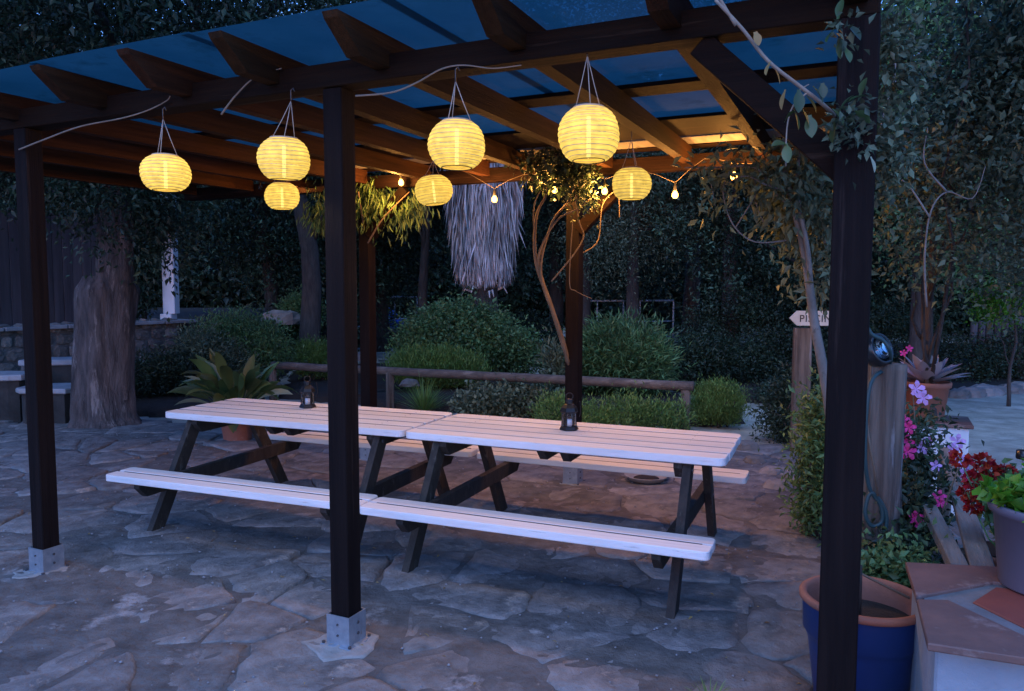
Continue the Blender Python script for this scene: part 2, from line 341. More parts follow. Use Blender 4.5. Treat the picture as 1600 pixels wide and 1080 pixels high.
def mat_shade():
    """glowing fabric of the solar lanterns: banded weave"""
    m = bpy.data.materials.new('glowing_fabric'); m.use_nodes = True; t = m.node_tree; N = t.nodes; L = t.links
    b = N['Principled BSDF']; b.inputs['Base Color'].default_value = (.30, .20, .05, 1); b.inputs['Roughness'].default_value = .8
    tc = N.new('ShaderNodeTexCoord'); sp = N.new('ShaderNodeSeparateXYZ'); L.new(tc.outputs['Object'], sp.inputs[0])
    nz = N.new('ShaderNodeTexNoise'); nz.inputs['Scale'].default_value = 14; L.new(tc.outputs['Object'], nz.inputs[0])
    ma = N.new('ShaderNodeMath'); ma.operation = 'MULTIPLY_ADD'; ma.inputs[1].default_value = .02; L.new(nz.outputs[0], ma.inputs[0]); L.new(sp.outputs[2], ma.inputs[2])
    ml = N.new('ShaderNodeMath'); ml.operation = 'MULTIPLY'; ml.inputs[1].default_value = 2*math.pi/0.0165; L.new(ma.outputs[0], ml.inputs[0])
    sn = N.new('ShaderNodeMath'); sn.operation = 'SINE'; L.new(ml.outputs[0], sn.inputs[0])
    mr = N.new('ShaderNodeMapRange'); mr.inputs[1].default_value = .15; mr.inputs[2].default_value = 1; mr.inputs[3].default_value = 1.0; mr.inputs[4].default_value = .66
    L.new(sn.outputs[0], mr.inputs[0])
    n2 = N.new('ShaderNodeTexNoise'); n2.inputs['Scale'].default_value = 24; n2.inputs['Detail'].default_value = 6; L.new(tc.outputs['Object'], n2.inputs[0])
    m3 = N.new('ShaderNodeMapRange'); m3.inputs[1].default_value = .3; m3.inputs[2].default_value = .7; m3.inputs[3].default_value = .74; m3.inputs[4].default_value = 1.2; L.new(n2.outputs[0], m3.inputs[0])
    mm = N.new('ShaderNodeMath'); mm.operation = 'MULTIPLY'; L.new(mr.outputs[0], mm.inputs[0]); L.new(m3.outputs[0], mm.inputs[1])
    oi = N.new('ShaderNodeObjectInfo'); om = N.new('ShaderNodeMapRange'); om.inputs[3].default_value = .92*LIGHT_K; om.inputs[4].default_value = 1.25*LIGHT_K; L.new(oi.outputs['Random'], om.inputs[0])
    vz = N.new('ShaderNodeMapRange'); vz.inputs[1].default_value = -.09; vz.inputs[2].default_value = .05; vz.inputs[3].default_value = .9; vz.inputs[4].default_value = 1.12; L.new(sp.outputs[2], vz.inputs[0])
    m5 = N.new('ShaderNodeMath'); m5.operation = 'MULTIPLY'; L.new(mm.outputs[0], m5.inputs[0]); L.new(vz.outputs[0], m5.inputs[1])
    sc_ = N.new('ShaderNodeMath'); sc_.operation = 'MULTIPLY'; L.new(om.outputs[0], sc_.inputs[1]); L.new(m5.outputs[0], sc_.inputs[0])
    b.inputs['Emission Color'].default_value = (1.0, .66, .105, 1); L.new(sc_.outputs[0], b.inputs['Emission Strength'])
    tp = N.new('ShaderNodeBsdfTransparent'); ms = N.new('ShaderNodeMixShader'); ms.inputs[0].default_value = .11
    L.new(b.outputs[0], ms.inputs[1]); L.new(tp.outputs[0], ms.inputs[2]); L.new(ms.outputs[0], N['Material Output'].inputs[0])
    return m
M['shade'] = mat_shade()
M['rim'] = mat('lantern_rim', (.75, .50, .32), None, 9, .7)
M['glowtube'] = emit('glowing_filament_tube', (1.0, .80, .28), 5.0*LIGHT_K)
M['bulb'] = emit('warm_bulb', (1.0, .60, .13), 5.5*LIGHT_K)
M['bulb_off'] = M['glass']

# ------------------------------------------------------------------ ground, patio, flagstones
def grid_sheet(name, x0, x1, y0, y1, nx, ny, zf, matl, hole=None, kind='structure', parent=None):
    X, Y = np.meshgrid(np.linspace(x0, x1, nx), np.linspace(y0, y1, ny)); Z = zf(X, Y)
    V = np.stack([X.ravel(), Y.ravel(), Z.ravel()], 1)
    i = (np.arange(ny-1)[:, None]*nx + np.arange(nx-1)[None]).ravel(); F = np.stack([i, i+1, i+nx+1, i+nx], 1)
    if hole is not None:
        c = V[F].mean(1); F = F[~hole(c[:, 0], c[:, 1])]
    me = fast_mesh(name, V, F); me.shade_smooth(); o = link(name, me, matl, parent)
    if kind: o['kind'] = kind
    return o

def gz(x, y):
    z = -.035 + .02*vnoise(x, y, 1.7, 1) + .012*vnoise(x, y, .5, 2)
    far = np.clip((np.hypot(x, y)-24)/40, 0, 1)
    return z + far**1.3*6.0*(.8+.4*vnoise(x, y, 9, 3))*(y > -30)  # far ground raised to block low sky
xs = np.concatenate([np.linspace(-160, -16, 40), np.linspace(-15.8, 15.8, 190), np.linspace(16, 160, 40)])
ys = np.concatenate([np.linspace(-120, -3, 30), np.linspace(-2.9, 24, 170), np.linspace(24.5, 170, 50)])
X, Y = np.meshgrid(xs, ys); V = np.stack([X.ravel(), Y.ravel(), gz(X, Y).ravel()], 1); nx = len(xs)
i = (np.arange(len(ys)-1)[:, None]*nx + np.arange(nx-1)[None]).ravel()
me = fast_mesh('ground', V, np.stack([i, i+1, i+nx+1, i+nx], 1)); me.shade_smooth()
tag(link('ground', me, M['gravel']), kind='structure')

hn = 90; hr = ((27, -.3), (30, 1.2), (36, 6.5), (44, 12.0), (60, 15.0)); V = []; 
for r_, z_ in hr:
    for k in range(hn): a_ = math.radians(-100+200*k/(hn-1)); q_ = z_*(1+.22*noise.noise((a_*3, r_*.1, 0))); V.append((r_*math.sin(a_), r_*math.cos(a_), q_))
F_ = [(i_*hn+k, i_*hn+k+1, (i_+1)*hn+k+1, (i_+1)*hn+k) for i_ in range(len(hr)-1) for k in range(hn-1)]
o = MB().add(V, F_).build('sky_block_hill', M['sky_block_hill'], None, True); o['kind'] = 'structure'  # added dark slope, blocks low sky showing between the leaves
def patio_out(x, y):
    lim = 8.3 - .28*x + .25*vnoise(x, y, .9, 5); lim = np.where(x < -2.5, 9.0+.2*vnoise(x, y, .6, 6), lim)
    return (y > np.minimum(lim, 9.2)) | (x > 3.4+.2*vnoise(x, y, .7, 8)) | (x < -7.5)
def pz(x, y): return .003 + .007*vnoise(x, y, .8, 11) + .007*vnoise(x, y, .23, 12) + .005*vnoise(x, y, .09, 13) + .003*vnoise(x, y, .04, 14)
patio = grid_sheet('patio', -7.6, 4.0, -1.5, 9.4, 330, 310, pz, M['mortar'], patio_out)

def clip(poly, nx_, ny_, d):
    out = []
    for i in range(len(poly)):
        a, b = poly[i-1], poly[i]; da = a[0]*nx_+a[1]*ny_-d; db = b[0]*nx_+b[1]*ny_-d
        if (da <= 0) != (db <= 0):
            t = da/(da-db); out.append((a[0]+(b[0]-a[0])*t, a[1]+(b[1]-a[1])*t))
        if db <= 0: out.append(b)
    return out
seeds = []
gg = random.Random(4)
yy = 1.6
while yy < 8.9:
    stp = .46 if yy > 3 else .42
    xx = -.82*yy-.5
    while xx < .80*yy+.3:
        px_, py_ = xx+gg.uniform(-.17, .17), yy+gg.uniform(-.15, .15)
        seeds.append((px_, py_)); xx += stp*gg.uniform(.8, 1.45)
    yy += stp*.92
nst = 0
for k, (sx, sy) in enumerate(seeds):
    if patio_out(np.array(sx), np.array(sy)) or gg.random() < .05 or nst > 292: continue
    near = sorted((o for o in seeds if o != (sx, sy)), key=lambda o: (o[0]-sx)**2+(o[1]-sy)**2)[:12]
    poly = [(sx-.6, sy-.6), (sx+.6, sy-.6), (sx+.6, sy+.6), (sx-.6, sy+.6)]
    g_ = gg.uniform(.004, .022)
    for ox, oy in near:
        dx, dy = ox-sx, oy-sy; dl = math.hypot(dx, dy); dx /= dl; dy /= dl
        poly = clip(poly, dx, dy, dx*(sx+ox)/2+dy*(sy+oy)/2-g_)
        if len(poly) < 3: break
    if len(poly) < 3: continue
    pts = []
    for i in range(len(poly)):
        a, b = poly[i-1], poly[i]; L_ = math.hypot(b[0]-a[0], b[1]-a[1])
        if L_ < .05: continue
        nseg = 2 if L_ < .15 else 4
        for q in range(nseg):
            t = (q+.15)/nseg; j = .016
            pts.append((a[0]+(b[0]-a[0])*t-sx+gg.uniform(-j, j), a[1]+(b[1]-a[1])*t-sy+gg.uniform(-j, j)))
    n = len(pts)
    if n < 5: continue
    top = gg.uniform(.003, .017); tx, ty = gg.uniform(-.045, .045), gg.uniform(-.045, .045)
    vs = []; rings = ((1.02, -.04), (1.0, top-.007), (.94, top), (.6, top+.001), (.28, top))
    for sc_, z in rings:
        for (x, y) in pts:
            zz = z if z < 0 else z + tx*x*sc_+ty*y*sc_+gg.uniform(-.0045, .0045)
            vs.append((x*sc_, y*sc_, zz))
    vs.append((0, 0, top)); fs = []
    for r_ in range(len(rings)-1):
        for q in range(n): fs.append((r_*n+q, r_*n+(q+1) % n, (r_+1)*n+(q+1) % n, (r_+1)*n+q))
    b0 = (len(rings)-1)*n
    for q in range(n): fs.append((b0+q, b0+(q+1) % n, len(vs)-1))
    me = bpy.data.meshes.new('flagstone'); me.from_pydata(vs, [], fs); me.shade_smooth()
    o = link('flagstone', me, M['flag'], patio); o.location = (sx, sy, 0); nst += 1

def patch(name, pts, matl, z=0.012, th=.03, label=None, cat=None, kind='structure', jit=.03, dome=.0, seed=1):
    """irregular low sheet with a soft rim"""
    g = random.Random(seed); P = []
    for i in range(len(pts)):
        a, b = pts[i], pts[(i+1) % len(pts)]
        L_ = math.hypot(b[0]-a[0], b[1]-a[1]); n = max(2, int(L_/.12) if L_ < 6 else 50)
        for k in range(n):
            t = k/n; P.append((a[0]+(b[0]-a[0])*t+g.uniform(-jit, jit), a[1]+(b[1]-a[1])*t+g.uniform(-jit, jit)))
    cx = sum(p[0] for p in P)/len(P); cy = sum(p[1] for p in P)/len(P); n = len(P); vs = []; fs = []
    rings = ((1, z-th), (.985, z), (.9, z+dome*.5), (.65, z+dome*.9), (.35, z+dome))
    for s_, zz in rings:
        for p in P: vs.append((cx+(p[0]-cx)*s_, cy+(p[1]-cy)*s_, zz+(g.uniform(-.006, .006) if s_ < 1 else 0)))
    vs.append((cx, cy, z+dome))
    for r_ in range(len(rings)-1):
        for q in range(n): fs.append((r_*n+q, r_*n+(q+1) % n, (r_+1)*n+(q+1) % n, (r_+1)*n+q))
    for q in range(n): fs.append(((len(rings)-1)*n+q, (len(rings)-1)*n+(q+1) % n, len(vs)-1))
    me = bpy.data.meshes.new(name); me.from_pydata(vs, [], fs); me.shade_smooth(); o = link(name, me, matl)
    return tag(o, label, cat, kind=kind)

patch('garden_bed', [(-3.4, 11.3), (1.9, 9.0), (2.9, 9.4), (2.3, 12.5), (-2.6, 16), (-4.3, 15.5)], M['soil'], .03, .08, dome=.06, jit=.06)
patch('garden_bed', [(-5.9, 10.2), (-3.2, 9.2), (-3.7, 11.5), (-4.2, 15), (-8, 15.5), (-7.5, 11.5)], M['soil'], .03, .08, dome=.08, jit=.06, seed=3)
patch('garden_bed', [(1.95, 4.3), (2.5, 4.2), (3.0, 5.6), (2.8, 6.4), (2.2, 5.9)], M['soil'], .03, .06, dome=.03, jit=.04, seed=4)
patch('garden_path', [(-3.9, 12.0), (-2.9, 11.7), (-2.7, 17), (-2.5, 23), (-5.5, 23), (-4.4, 17)], M['gravel'], .01, .06, jit=.05, seed=5)

# ------------------------------------------------------------------ pergola
PX, PY, PA = -.7241, 3.3792, math.radians(-25.493)
def pg(lx, ly, z=0): return Vector((PX+lx*math.cos(PA)-ly*math.sin(PA), PY+lx*math.sin(PA)+ly*math.cos(PA), z))
perg = thing('pergola', 'dark stained timber pergola with blue translucent roof over two picnic tables', 'pergola', (PX, PY, 0), PA)
PW = .098; SW = .125
def shoe(parent, x, y):
    b = MB(); t = .004; s = SW/2; hh = .135
    # four plates of the box shoe
    b.box(x-s, x+s, y-s, y-s+t, .012, hh+.01); b.box(x-s, x+s, y+s-t, y+s, .012, hh+.01)
    b.box(x-s, x-s+t, y-s+t, y+s-t, .012, hh+.01); b.box(x+s-t, x+s, y-s+t, y+s-t, .012, hh+.01)
    b.box(x-s-.022, x+s+.022, y-s-.022, y+s+.022, .004, .012, .002)
    o = b.build('post_shoe', M['galv'], parent)
    b = MB()
    for sx in (-1, 1):
        for sy in (-1, 1): b.lathe([(.0085, .012), (.0085, .021), (.004, .022)], 6, (x+sx*(s+.01), y+sy*(s+.01), 0), close=True)
    for z in (.055, .105):
        b.tube([(x+s-.002, y, z), (x+s+.006, y, z)], .007, 6); b.tube([(x, y-s+.002, z), (x, y-s-.006, z)], .005, 6)
    b.build('bolts', M['bolt'], parent)['kind'] = 'stuff'
posts = {}
for nm, lx, ly in (('a', -2.155, .045), ('b', -.062, .062), ('c', 2.005, .05), ('d', -2.19, 3.19), ('e', -.16, 3.19), ('f', 1.93, 3.19)):
    b = MB(); h = PW/2 if ly < 1 else .055
    if nm in 'c': h = .060
    b.box(lx-h, lx+h, ly-h, ly+h, .016, 2.47 if ly < 1 else 2.485, .004)
    o = b.build('post', M['stain_z'], perg); shoe(o, lx, ly); posts[nm] = o
# front and back beams
b = MB().box(-4.6, 2.063, .0, .11, 2.472, 2.572, .005); b.build('front_beam', M['stain_x'], perg)
b = MB().box(-4.4, 1.985, 3.11, 3.22, 2.487, 2.60, .005); b.build('back_beam', M['stain_x'], perg)
RB, RT = 2.525, 2.642
for lx0, lx1 in ((-4.25, -4.2), (-3.5, -3.45), (-2.85, -2.8), (-2.2, -2.12), (-1.49, -1.47), (-.90, -.90), (-.36, -.47), (.215, .16), (.83, .76), (1.42, 1.32), (2.00, 1.93)):
    # rafter with a slanting cut front tip
    w2 = .035; y0, y1 = -.345, 3.06
    prof = [(y0, RT), (y0+.012, RT-.035), (y0+.095, RB-.012), (-.06, RB-.012), (-.06, RB-.012), (y1, RB), (y1, RT)]
    prof = [(y0, RT), (y0+.012, RT-.022), (y0+.15, RB-.012), (y1, RB), (y1, RT)]
    vs = []; n = len(prof)
    for sx in (-1, 1):
        for (y, z) in prof:
            t = (y-y0)/(y1-y0); vs.append((lx0+(lx1-lx0)*t+sx*w2, y, z))
    fs = [tuple(range(n)), tuple(reversed(range(n, 2*n)))] + [(i, i+n, (i+1) % n+n, (i+1) % n) for i in range(n)]
    MB().add(vs, fs).build('rafter', M['stain_y'], perg)
for y0, y1, t in ((1.24, 1.44, .022), (2.08, 2.64, .02), (3.02, 3.16, .022)):
    MB().box(-4.6, 1.985, y0, y1, 2.643, 2.643+t, .003).build('roof_batten', M['stain_x'], perg)
MB().box(-4.6, 1.985, 2.70, 2.96, 2.643, 2.661, .003).build('roof_batten', M['board'], perg)
# translucent sheets, lapped; corrugated lightly
xs_ = [-4.6, -3.6, -2.6, -1.6, -.6, .40, 1.30, 1.96]
for k in range(len(xs_)-1):
    a, b_ = xs_[k], xs_[k+1]+.05; n = 20; vs = []; fs = []; zb = 2.671+(k % 2)*.006
    for yv in (-.30, .6, 1.5, 2.4, 3.32):
        for q in range(n+1):
            x = a+(b_-a)*q/n; vs.append((x, yv, zb+.006*noise.noise((x, yv, 1))))
    for r_ in range(4):
        for q in range(n): fs.append((r_*(n+1)+q, r_*(n+1)+q+1, (r_+1)*(n+1)+q+1, (r_+1)*(n+1)+q))
    MB().add(vs, fs).build('roof_sheet', M['roof'], perg)
# knee braces
def brace(p, q, wd=.07, ht=.09): MB().beam(p, q, wd, ht, .004).build('knee_brace', M['stain_x'], perg)
brace((1.50, .055, 2.46), (2.0, .055, 1.98)); brace((.03, 3.165, 2.46), (-.16+.045, 3.165, 2.1)) if 0 else brace((.30, 3.165, 2.475), (-.115, 3.165, 2.06))
brace((-1.75, 3.165, 2.475), (-2.14, 3.165, 2.06)); brace((1.45, 3.165, 2.475), (1.88, 3.165, 2.06))
# concrete pad under the middle front post
for (lx, ly, s_, sd) in ((-.062, .03, 1.0, 3), (-2.15, .0, .8, 6)):
    c = pg(lx, ly); g = random.Random(sd); P = []
    for k in range(14):
        a = 2*math.pi*k/14; r_ = .135*s_*g.uniform(.85, 1.35); P.append((c.x+r_*math.cos(a)*1.15, c.y+r_*math.sin(a)))
    patch('concrete_pad', P, M['concrete'], .011, .03, kind='structure', jit=.004, seed=sd)

# ------------------------------------------------------------------ picnic tables
def rr_board(x0, x1, y0, y1, corners, r=.045):
    """plan outline of a board, some corners rounded: corners subset of 'abcd' = (x0,y0),(x1,y0),(x1,y1),(x0,y1)"""
    out = []
    for nm, cx, cy, a0 in (('a', x0, y0, 180), ('b', x1, y0, 270), ('c', x1, y1, 0), ('d', x0, y1, 90)):
        sx = 1 if cx == x0 else -1; sy = 1 if cy == y0 else -1
        rr = r if nm in corners else .004
        for k in range(6 if nm in corners else 2):
            a = math.radians(a0+90*k/(5 if nm in corners else 1))
            out.append((cx+sx*rr+rr*math.cos(a), cy+sy*rr+rr*math.sin(a)))
    return out
def picnic_table(loc, rz, label):
    t = thing('picnic_table', label, 'picnic table', loc, rz, 'picnic tables under the pergola')
    g = random.Random(int(loc[0]*100)); hl = .951
    W = .744; n = 5; bw = (W-.019*(n-1))/n
    for k in range(n):
        y0 = -W/2+k*(bw+.019); cn = 'ab' if k == 0 else ('cd' if k == n-1 else '')
        dx = g.uniform(-.003, .003); dz = g.uniform(-.0015, .0015)
        MB().prism(rr_board(-hl+dx, hl+dx, y0, y0+bw, cn), .697+dz, .740+dz, .004).build('tabletop_board', M['table_white'], t)
    for k in range(n-1):
        y0 = -W/2+(k+1)*(bw+.019)-.019; MB().box(-hl+.012, hl-.012, y0+.0005, y0+.0185, .699, .7390).build('gap_strip', M['gap_dark'], t)  # dark strip added so the open gap between boards reads dark
    sc_ = MB()
    for k in range(n):
        yc = -W/2+k*(bw+.019)+bw/2
        for xs0 in (-.748+.047, .748-.047, -.07, .07):
            for dy in (-.035, .035): sc_.lathe([(.0038, .7395), (.0038, .7412), (.001, .7412)], 6, (xs0, yc+dy, 0), close=False)
    sc_.build('screws', M['bolt'], t)['kind'] = 'stuff'
    for s in (-1, 1):
        MB().box(-hl+.05, hl-.05, min(s*.7485, s*.7635), max(s*.7485, s*.7635), .37, .4075).build('gap_strip', M['gap_dark'], t)  # same added dark strip, for the gap between bench boards
        for k in range(2):
            y0, y1 = (.642, .748) if k == 0 else (.764, .870)
            if s < 0: y0, y1 = -y1, -y0
            cn = {(1, 0): '', (1, 1): 'cd', (-1, 1): 'ab', (-1, 0): ''}[(s, k)]
            if k == 0: cn = 'ab' if s > 0 else 'cd'
            dz = g.uniform(-.002, .002)
            MB().prism(rr_board(-hl, hl, y0, y1, cn, .03), .366+dz, .409+dz, .004).build('bench_board', M['table_white'], t)
    for sx in (-1, 1):
        x = sx*.748
        for sy in (-1, 1):
            d = Vector((0, sy*(.27-.665), .70)); p0 = Vector((x, sy*.665, 0)); p1 = Vector((x, sy*.27, .70))
            # leg as slanted prism with level ends
            hw = .055; vs = []
            for z, yc in ((0.003, sy*.665), (.694, sy*.27)):
                for (ax, ay) in ((-.022, -hw), (.022, -hw), (.022, hw), (-.022, hw)): vs.append((x+ax, yc+ay, z))
            MB().add(vs, [(3, 2, 1, 0), (4, 5, 6, 7), (0, 1, 5, 4), (1, 2, 6, 5), (2, 3, 7, 6), (3, 0, 4, 7)]).build('leg', M['table_dark'], t)
        xi = x - sx*.047
        b = MB()
        for (z0, z1, hw, cc) in ((.272, .363, .845, .06),):
            vs = []
            for ax in (-.0225, .0225):
                for (y, z) in ((-hw, z1), (-hw, z1-.03), (-hw+cc, z0), (hw-cc, z0), (hw, z1-.03), (hw, z1)): vs.append((xi+ax, y, z))
            b.add(vs, [tuple(range(6)), tuple(reversed(range(6, 12)))]+[(i, i+6, (i+1) % 6+6, (i+1) % 6) for i in range(6)])
        b.build('bench_beam', M['table_dark'], t)
        b = MB(); hw, z0, z1 = .34, .605, .694; vs = []
        for ax in (-.0225, .0225):
            for (y, z) in ((-hw, z1), (-hw, z1-.03), (-hw+.05, z0), (hw-.05, z0), (hw, z1-.03), (hw, z1)): vs.append((xi+ax, y, z))
        b.add(vs, [tuple(range(6)), tuple(reversed(range(6, 12)))]+[(i, i+6, (i+1) % 6+6, (i+1) % 6) for i in range(6)])
        b.build('tabletop_batten', M['table_dark'], t)
        b = MB()
        for y, z in ((-.44, .32), (.44, .32), (-.30, .65), (.30, .65)): b.tube([(x+sx*.021, y*1.11 if z < .5 else y, z), (x+sx*.030, y*1.11 if z < .5 else y, z)], .011, 8)
        b.build('bolt', M['bolt'], t)['kind'] = 'stuff'
    for xc in (-.07, .07):
        b = MB(); hw, z0, z1 = .36, .635, .694; vs = []
        for ax in (-.0225, .0225):
            for (y, z) in ((-hw, z1), (-hw+.06, z0), (hw-.06, z0), (hw, z1)): vs.append((xc+ax, y, z))
        b.add(vs, [(0, 1, 2, 3), (7, 6, 5, 4)]+[(i, i+4, (i+1) % 4+4, (i+1) % 4) for i in range(4)])
        b.build('tabletop_batten', M['table_dark'], t)
    return t
T1 = picnic_table((-1.42, 5.407, 0), math.radians(-21.29), 'white topped picnic table on the left, reaching behind the middle post, towards the old tree')
T2 = picnic_table((.3646, 4.661, 0), math.radians(-22.75), 'white topped picnic table on the right, with chipped paint on its front bench')

# small lanterns on the tables
def table_lantern(loc, label, s=1.0, rz=0):
    t = thing('candle_lantern', label, 'lantern', loc, rz, 'black candle lanterns on the picnic tables'); t.scale = (s, s, s)
    MB().lathe([(.001, 0), (.053, 0), (.055, .006), (.050, .016), (.046, .022), (.001, .022)], 6).build('base', M['black'], t)
    b = MB()
    for k in range(6):
        a = math.radians(60*k); c_, s_ = math.cos(a)*.041, math.sin(a)*.041; b.tube([(c_, s_, .02), (c_, s_, .105)], .0035, 6)
    b.build('frame', M['black'], t)
    for k in range(6):
        a0, a1 = math.radians(60*k+5), math.radians(60*k+55); r_ = .039
        vs = [(r_*math.cos(a), r_*math.sin(a), z) for a, z in ((a0, .024), (a1, .024), (a1, .102), (a0, .102))]
        vs += [(v[0]*.96, v[1]*.96, v[2]) for v in vs]
        MB().add(vs, [(0, 1, 2, 3), (7, 6, 5, 4), (0, 4, 5, 1), (1, 5, 6, 2), (2, 6, 7, 3), (3, 7, 4, 0)]).build('pane', M['glass'], t)
    MB().lathe([(.001, .022), (.017, .022), (.017, .06), (.001, .06)], 14).build('candle', M['white'], t, True)
    MB().lathe([(.050, .101), (.052, .107), (.046, .128), (.030, .146), (.020, .150), (.019, .164), (.024, .166), (.020, .176), (.001, .180)], 6).build('roof', M['black'], t)
    MB().tube([(.001+.021*math.cos(a), 0, .192+.019*math.sin(a)) for a in np.linspace(-1.2, 4.34, 14)], .0028, 6).build('ring', M['black'], t, True)
    MB().tube([(.052*math.cos(a)*1.05, .005, .105+.0*a+.05*math.sin(a)*0-.045*0) if 0 else (.054+.012*math.sin(a), 0, .10-.05*math.cos(a)+.02) for a in np.linspace(.2, 2.7, 9)], .002, 5).build('handle', M['black'], t, True)
    return t
p = at(481, 640, 5.62); table_lantern((p.x, 5.62, .742), 'black lantern with thin frame standing on the left picnic table', 1.08, .3)
p = at(890, 673, 4.72); table_lantern((p.x, 4.76, .742), 'black candle lantern standing on the right picnic table', 1.08, .1)

# ------------------------------------------------------------------ hanging paper lanterns
def hang_lantern(c, rx, rz_, apex, label, tilt=0.0, nr=11, seed=0):
    g = random.Random(seed)
    t = thing('hanging_lantern', label, 'lantern', c, g.uniform(0, 3), 'glowing ribbed lanterns hung under the pergola roof')
    t.rotation_euler = (tilt*.6, tilt, g.uniform(0, 3))
    prof = []; m = nr*4
    for i in range(m+1):
        u = -1+2*i/m; a = u*1.14; r_ = rx*math.cos(a)**.72 if abs(u) < 1 else rx*math.cos(1.14)**.72
        ph = (i % 4)/4; r_ += rx*.022*math.sin(math.pi*ph)
        prof.append((r_, rz_*math.sin(a)/math.sin(1.14)))
    wob = [g.uniform(0, 6) for _ in range(3)]
    fn = lambda r_, z, an: r_*(1+.014*math.sin(3*an+wob[0]+z*40)+.010*math.sin(7*an+wob[1]+z*25)+.012*noise.noise((math.cos(an)*2.2+seed, math.sin(an)*2.2, z*22)))
    MB().lathe(prof, 40, fn=fn).build('shade', M['shade'], t, True)
    # wire ribs
    b = MB()
    for i in range(0, m+1, 4):
        r_, z = prof[i]
        b.tube([(fn(r_, z, a)*math.cos(a)*.999, fn(r_, z, a)*math.sin(a)*.999, z) for a in np.linspace(0, 2*math.pi, 33)], .0013, 4, False)
    b.build('wire_rib', M['cord'], t, True)
    r0, z0 = prof[-1]
    MB().lathe([(r0*1.01, z0-.003), (r0*1.03, z0+.003), (r0*.98, z0+.006), (r0*.9, z0+.005), (.001, z0+.006)], 32).build('solar_lid', M['rim'], t, True)
    r0, z0 = prof[0]
    MB().tube([(r0*math.cos(a), r0*math.sin(a), z0) for a in np.linspace(0, 2*math.pi, 33)], .0022, 5, False).build('bottom_ring', M['wire'], t, True)
    MB().lathe([(.001, -rz_*.9), (.008, -rz_*.88), (.008, rz_*.7), (.001, rz_*.72)], 10).build('light_tube', M['glowtube'], t, True)
    ld = bpy.data.lights.new('lantern_light', 'SPOT'); ld.spot_size = math.radians(165); ld.spot_blend = .6; ld.energy = (4.5 if c.y < 4 else 8.5)*LIGHT_K*(rx/.11); ld.color = (1.0, .74, .50); ld.shadow_soft_size = .05
    lo = bpy.data.objects.new('lantern_light', ld); C.objects.link(lo); lo.parent = t; lo.location = (0, 0, -rz_-.045)
    R = t.matrix_basis.to_3x3().inverted(); A = R @ (Vector(apex)-Vector(c)); r0, z0 = prof[-1]
    for k in range(3):
        a = 2*math.pi*k/3+.4; e = Vector((r0*.93*math.cos(a), r0*.93*math.sin(a), z0+.004))
        MB().tube([e, e.lerp(A, .5)+Vector((0, 0, -.004)), A], .0018, 5).build('cord', M['cord'], t, True)
    up = R @ Vector((0, 0, 1))
    MB().tube([A-up*.005, A+up*.02, A+up*.045, A+up*.055+R @ Vector((.010, 0, 0)), A+up*.04+R @ Vector((.016, 0, 0))], .0028, 6).build('hook', M['bolt'], t, True)
    return t
# (lantern centre u,v, half width px, half height px, apex u,v, distance)
LN = [((259, 271), 41, 27, (255, 186), 3.78, 0.02, 'lantern hung highest left of all, alone beside the dark left post'),
      ((444, 249), 42, 32, (455, 158), 3.48, -.05, 'larger of the two lanterns hanging just left of the middle post'),
      ((441, 307), 28, 20, (443, 262), 5.40, .02, 'small lantern showing just below the larger one left of the middle post'),
      ((714, 227), 45, 36, (712, 127), 3.12, .02, 'big lantern hanging from the front beam right of the middle post'),
      ((678, 298), 30, 22, (677, 251), 5.30, -.10, 'small tilted lantern in front of the dead palm skirt'),
      ((920, 211), 48, 41, (918, 87), 2.93, .03, 'biggest and roundest lantern, hanging highest under the front beam'),
      ((987, 288), 31, 24, (987, 218), 4.66, .0, 'small lantern to the right of the rear post with climbing stems')]
for k, ((u, v), hw, hh, (au, av), d, tl, lb) in enumerate(LN):
    hang_lantern(at(u, v, d), hw*.965*d/FPX/math.hypot(1, (u-800)/FPX), hh*.96*d/FPX, at(au, av, d), lb, tl, nr=9 if k in (2, 4, 6) else 11, seed=k)

# ------------------------------------------------------------------ string lights under the back beam
sl = thing('string_lights', 'string of warm round bulbs looped along the back beam of the pergola', 'string lights', pg(0, 3.08, 2.45))
org = pg(0, 3.08, 2.45)
BL = [(407, 292, 0, 3.05), (470, 288, 1, 3.05), (627, 285, 1, 3.0), (773, 311, 1, 3.05), (867, 296, 1, 3.0), (945, 298, 1, 3.0), (1055, 304, 1, 3.0), (1147, 275, 1, 3.0)]
def on_plane(u, v, ly):
    """point at photo u,v on the pergola's vertical plane ly"""
    d = at(u, v, 1.0)-Vector((0, 0, H)); nrm = Vector((-math.sin(PA), math.cos(PA), 0)); q = pg(0, ly)
    t = (q-Vector((0, 0, H))).dot(nrm)/d.dot(nrm); return Vector((0, 0, H))+d*t
BP = [on_plane(u, v, ly) for u, v, _, ly in BL]
cab = []
for k, p in enumerate(BP):
    top = p + Vector((0, 0, .085)); cab.append(top-org)
    if k < len(BP)-1:
        nx_ = BP[k+1]+Vector((0, 0, .085)); hi = (top+nx_)/2; hi.z = max(top.z, nx_.z)+.05
        cab += [top.lerp(hi, .5)-org+Vector((0, 0, .012)), hi-org, hi.lerp(nx_, .5)-org+Vector((0, 0, .012))]
MB().tube([pg(-2.9, 3.05, 2.5)-org]+cab+[pg(1.5, 3.05, 2.48)-org, pg(2.0, 3.1, 2.46)-org], .0022, 6).build('cable', M['palecable'], sl, True)
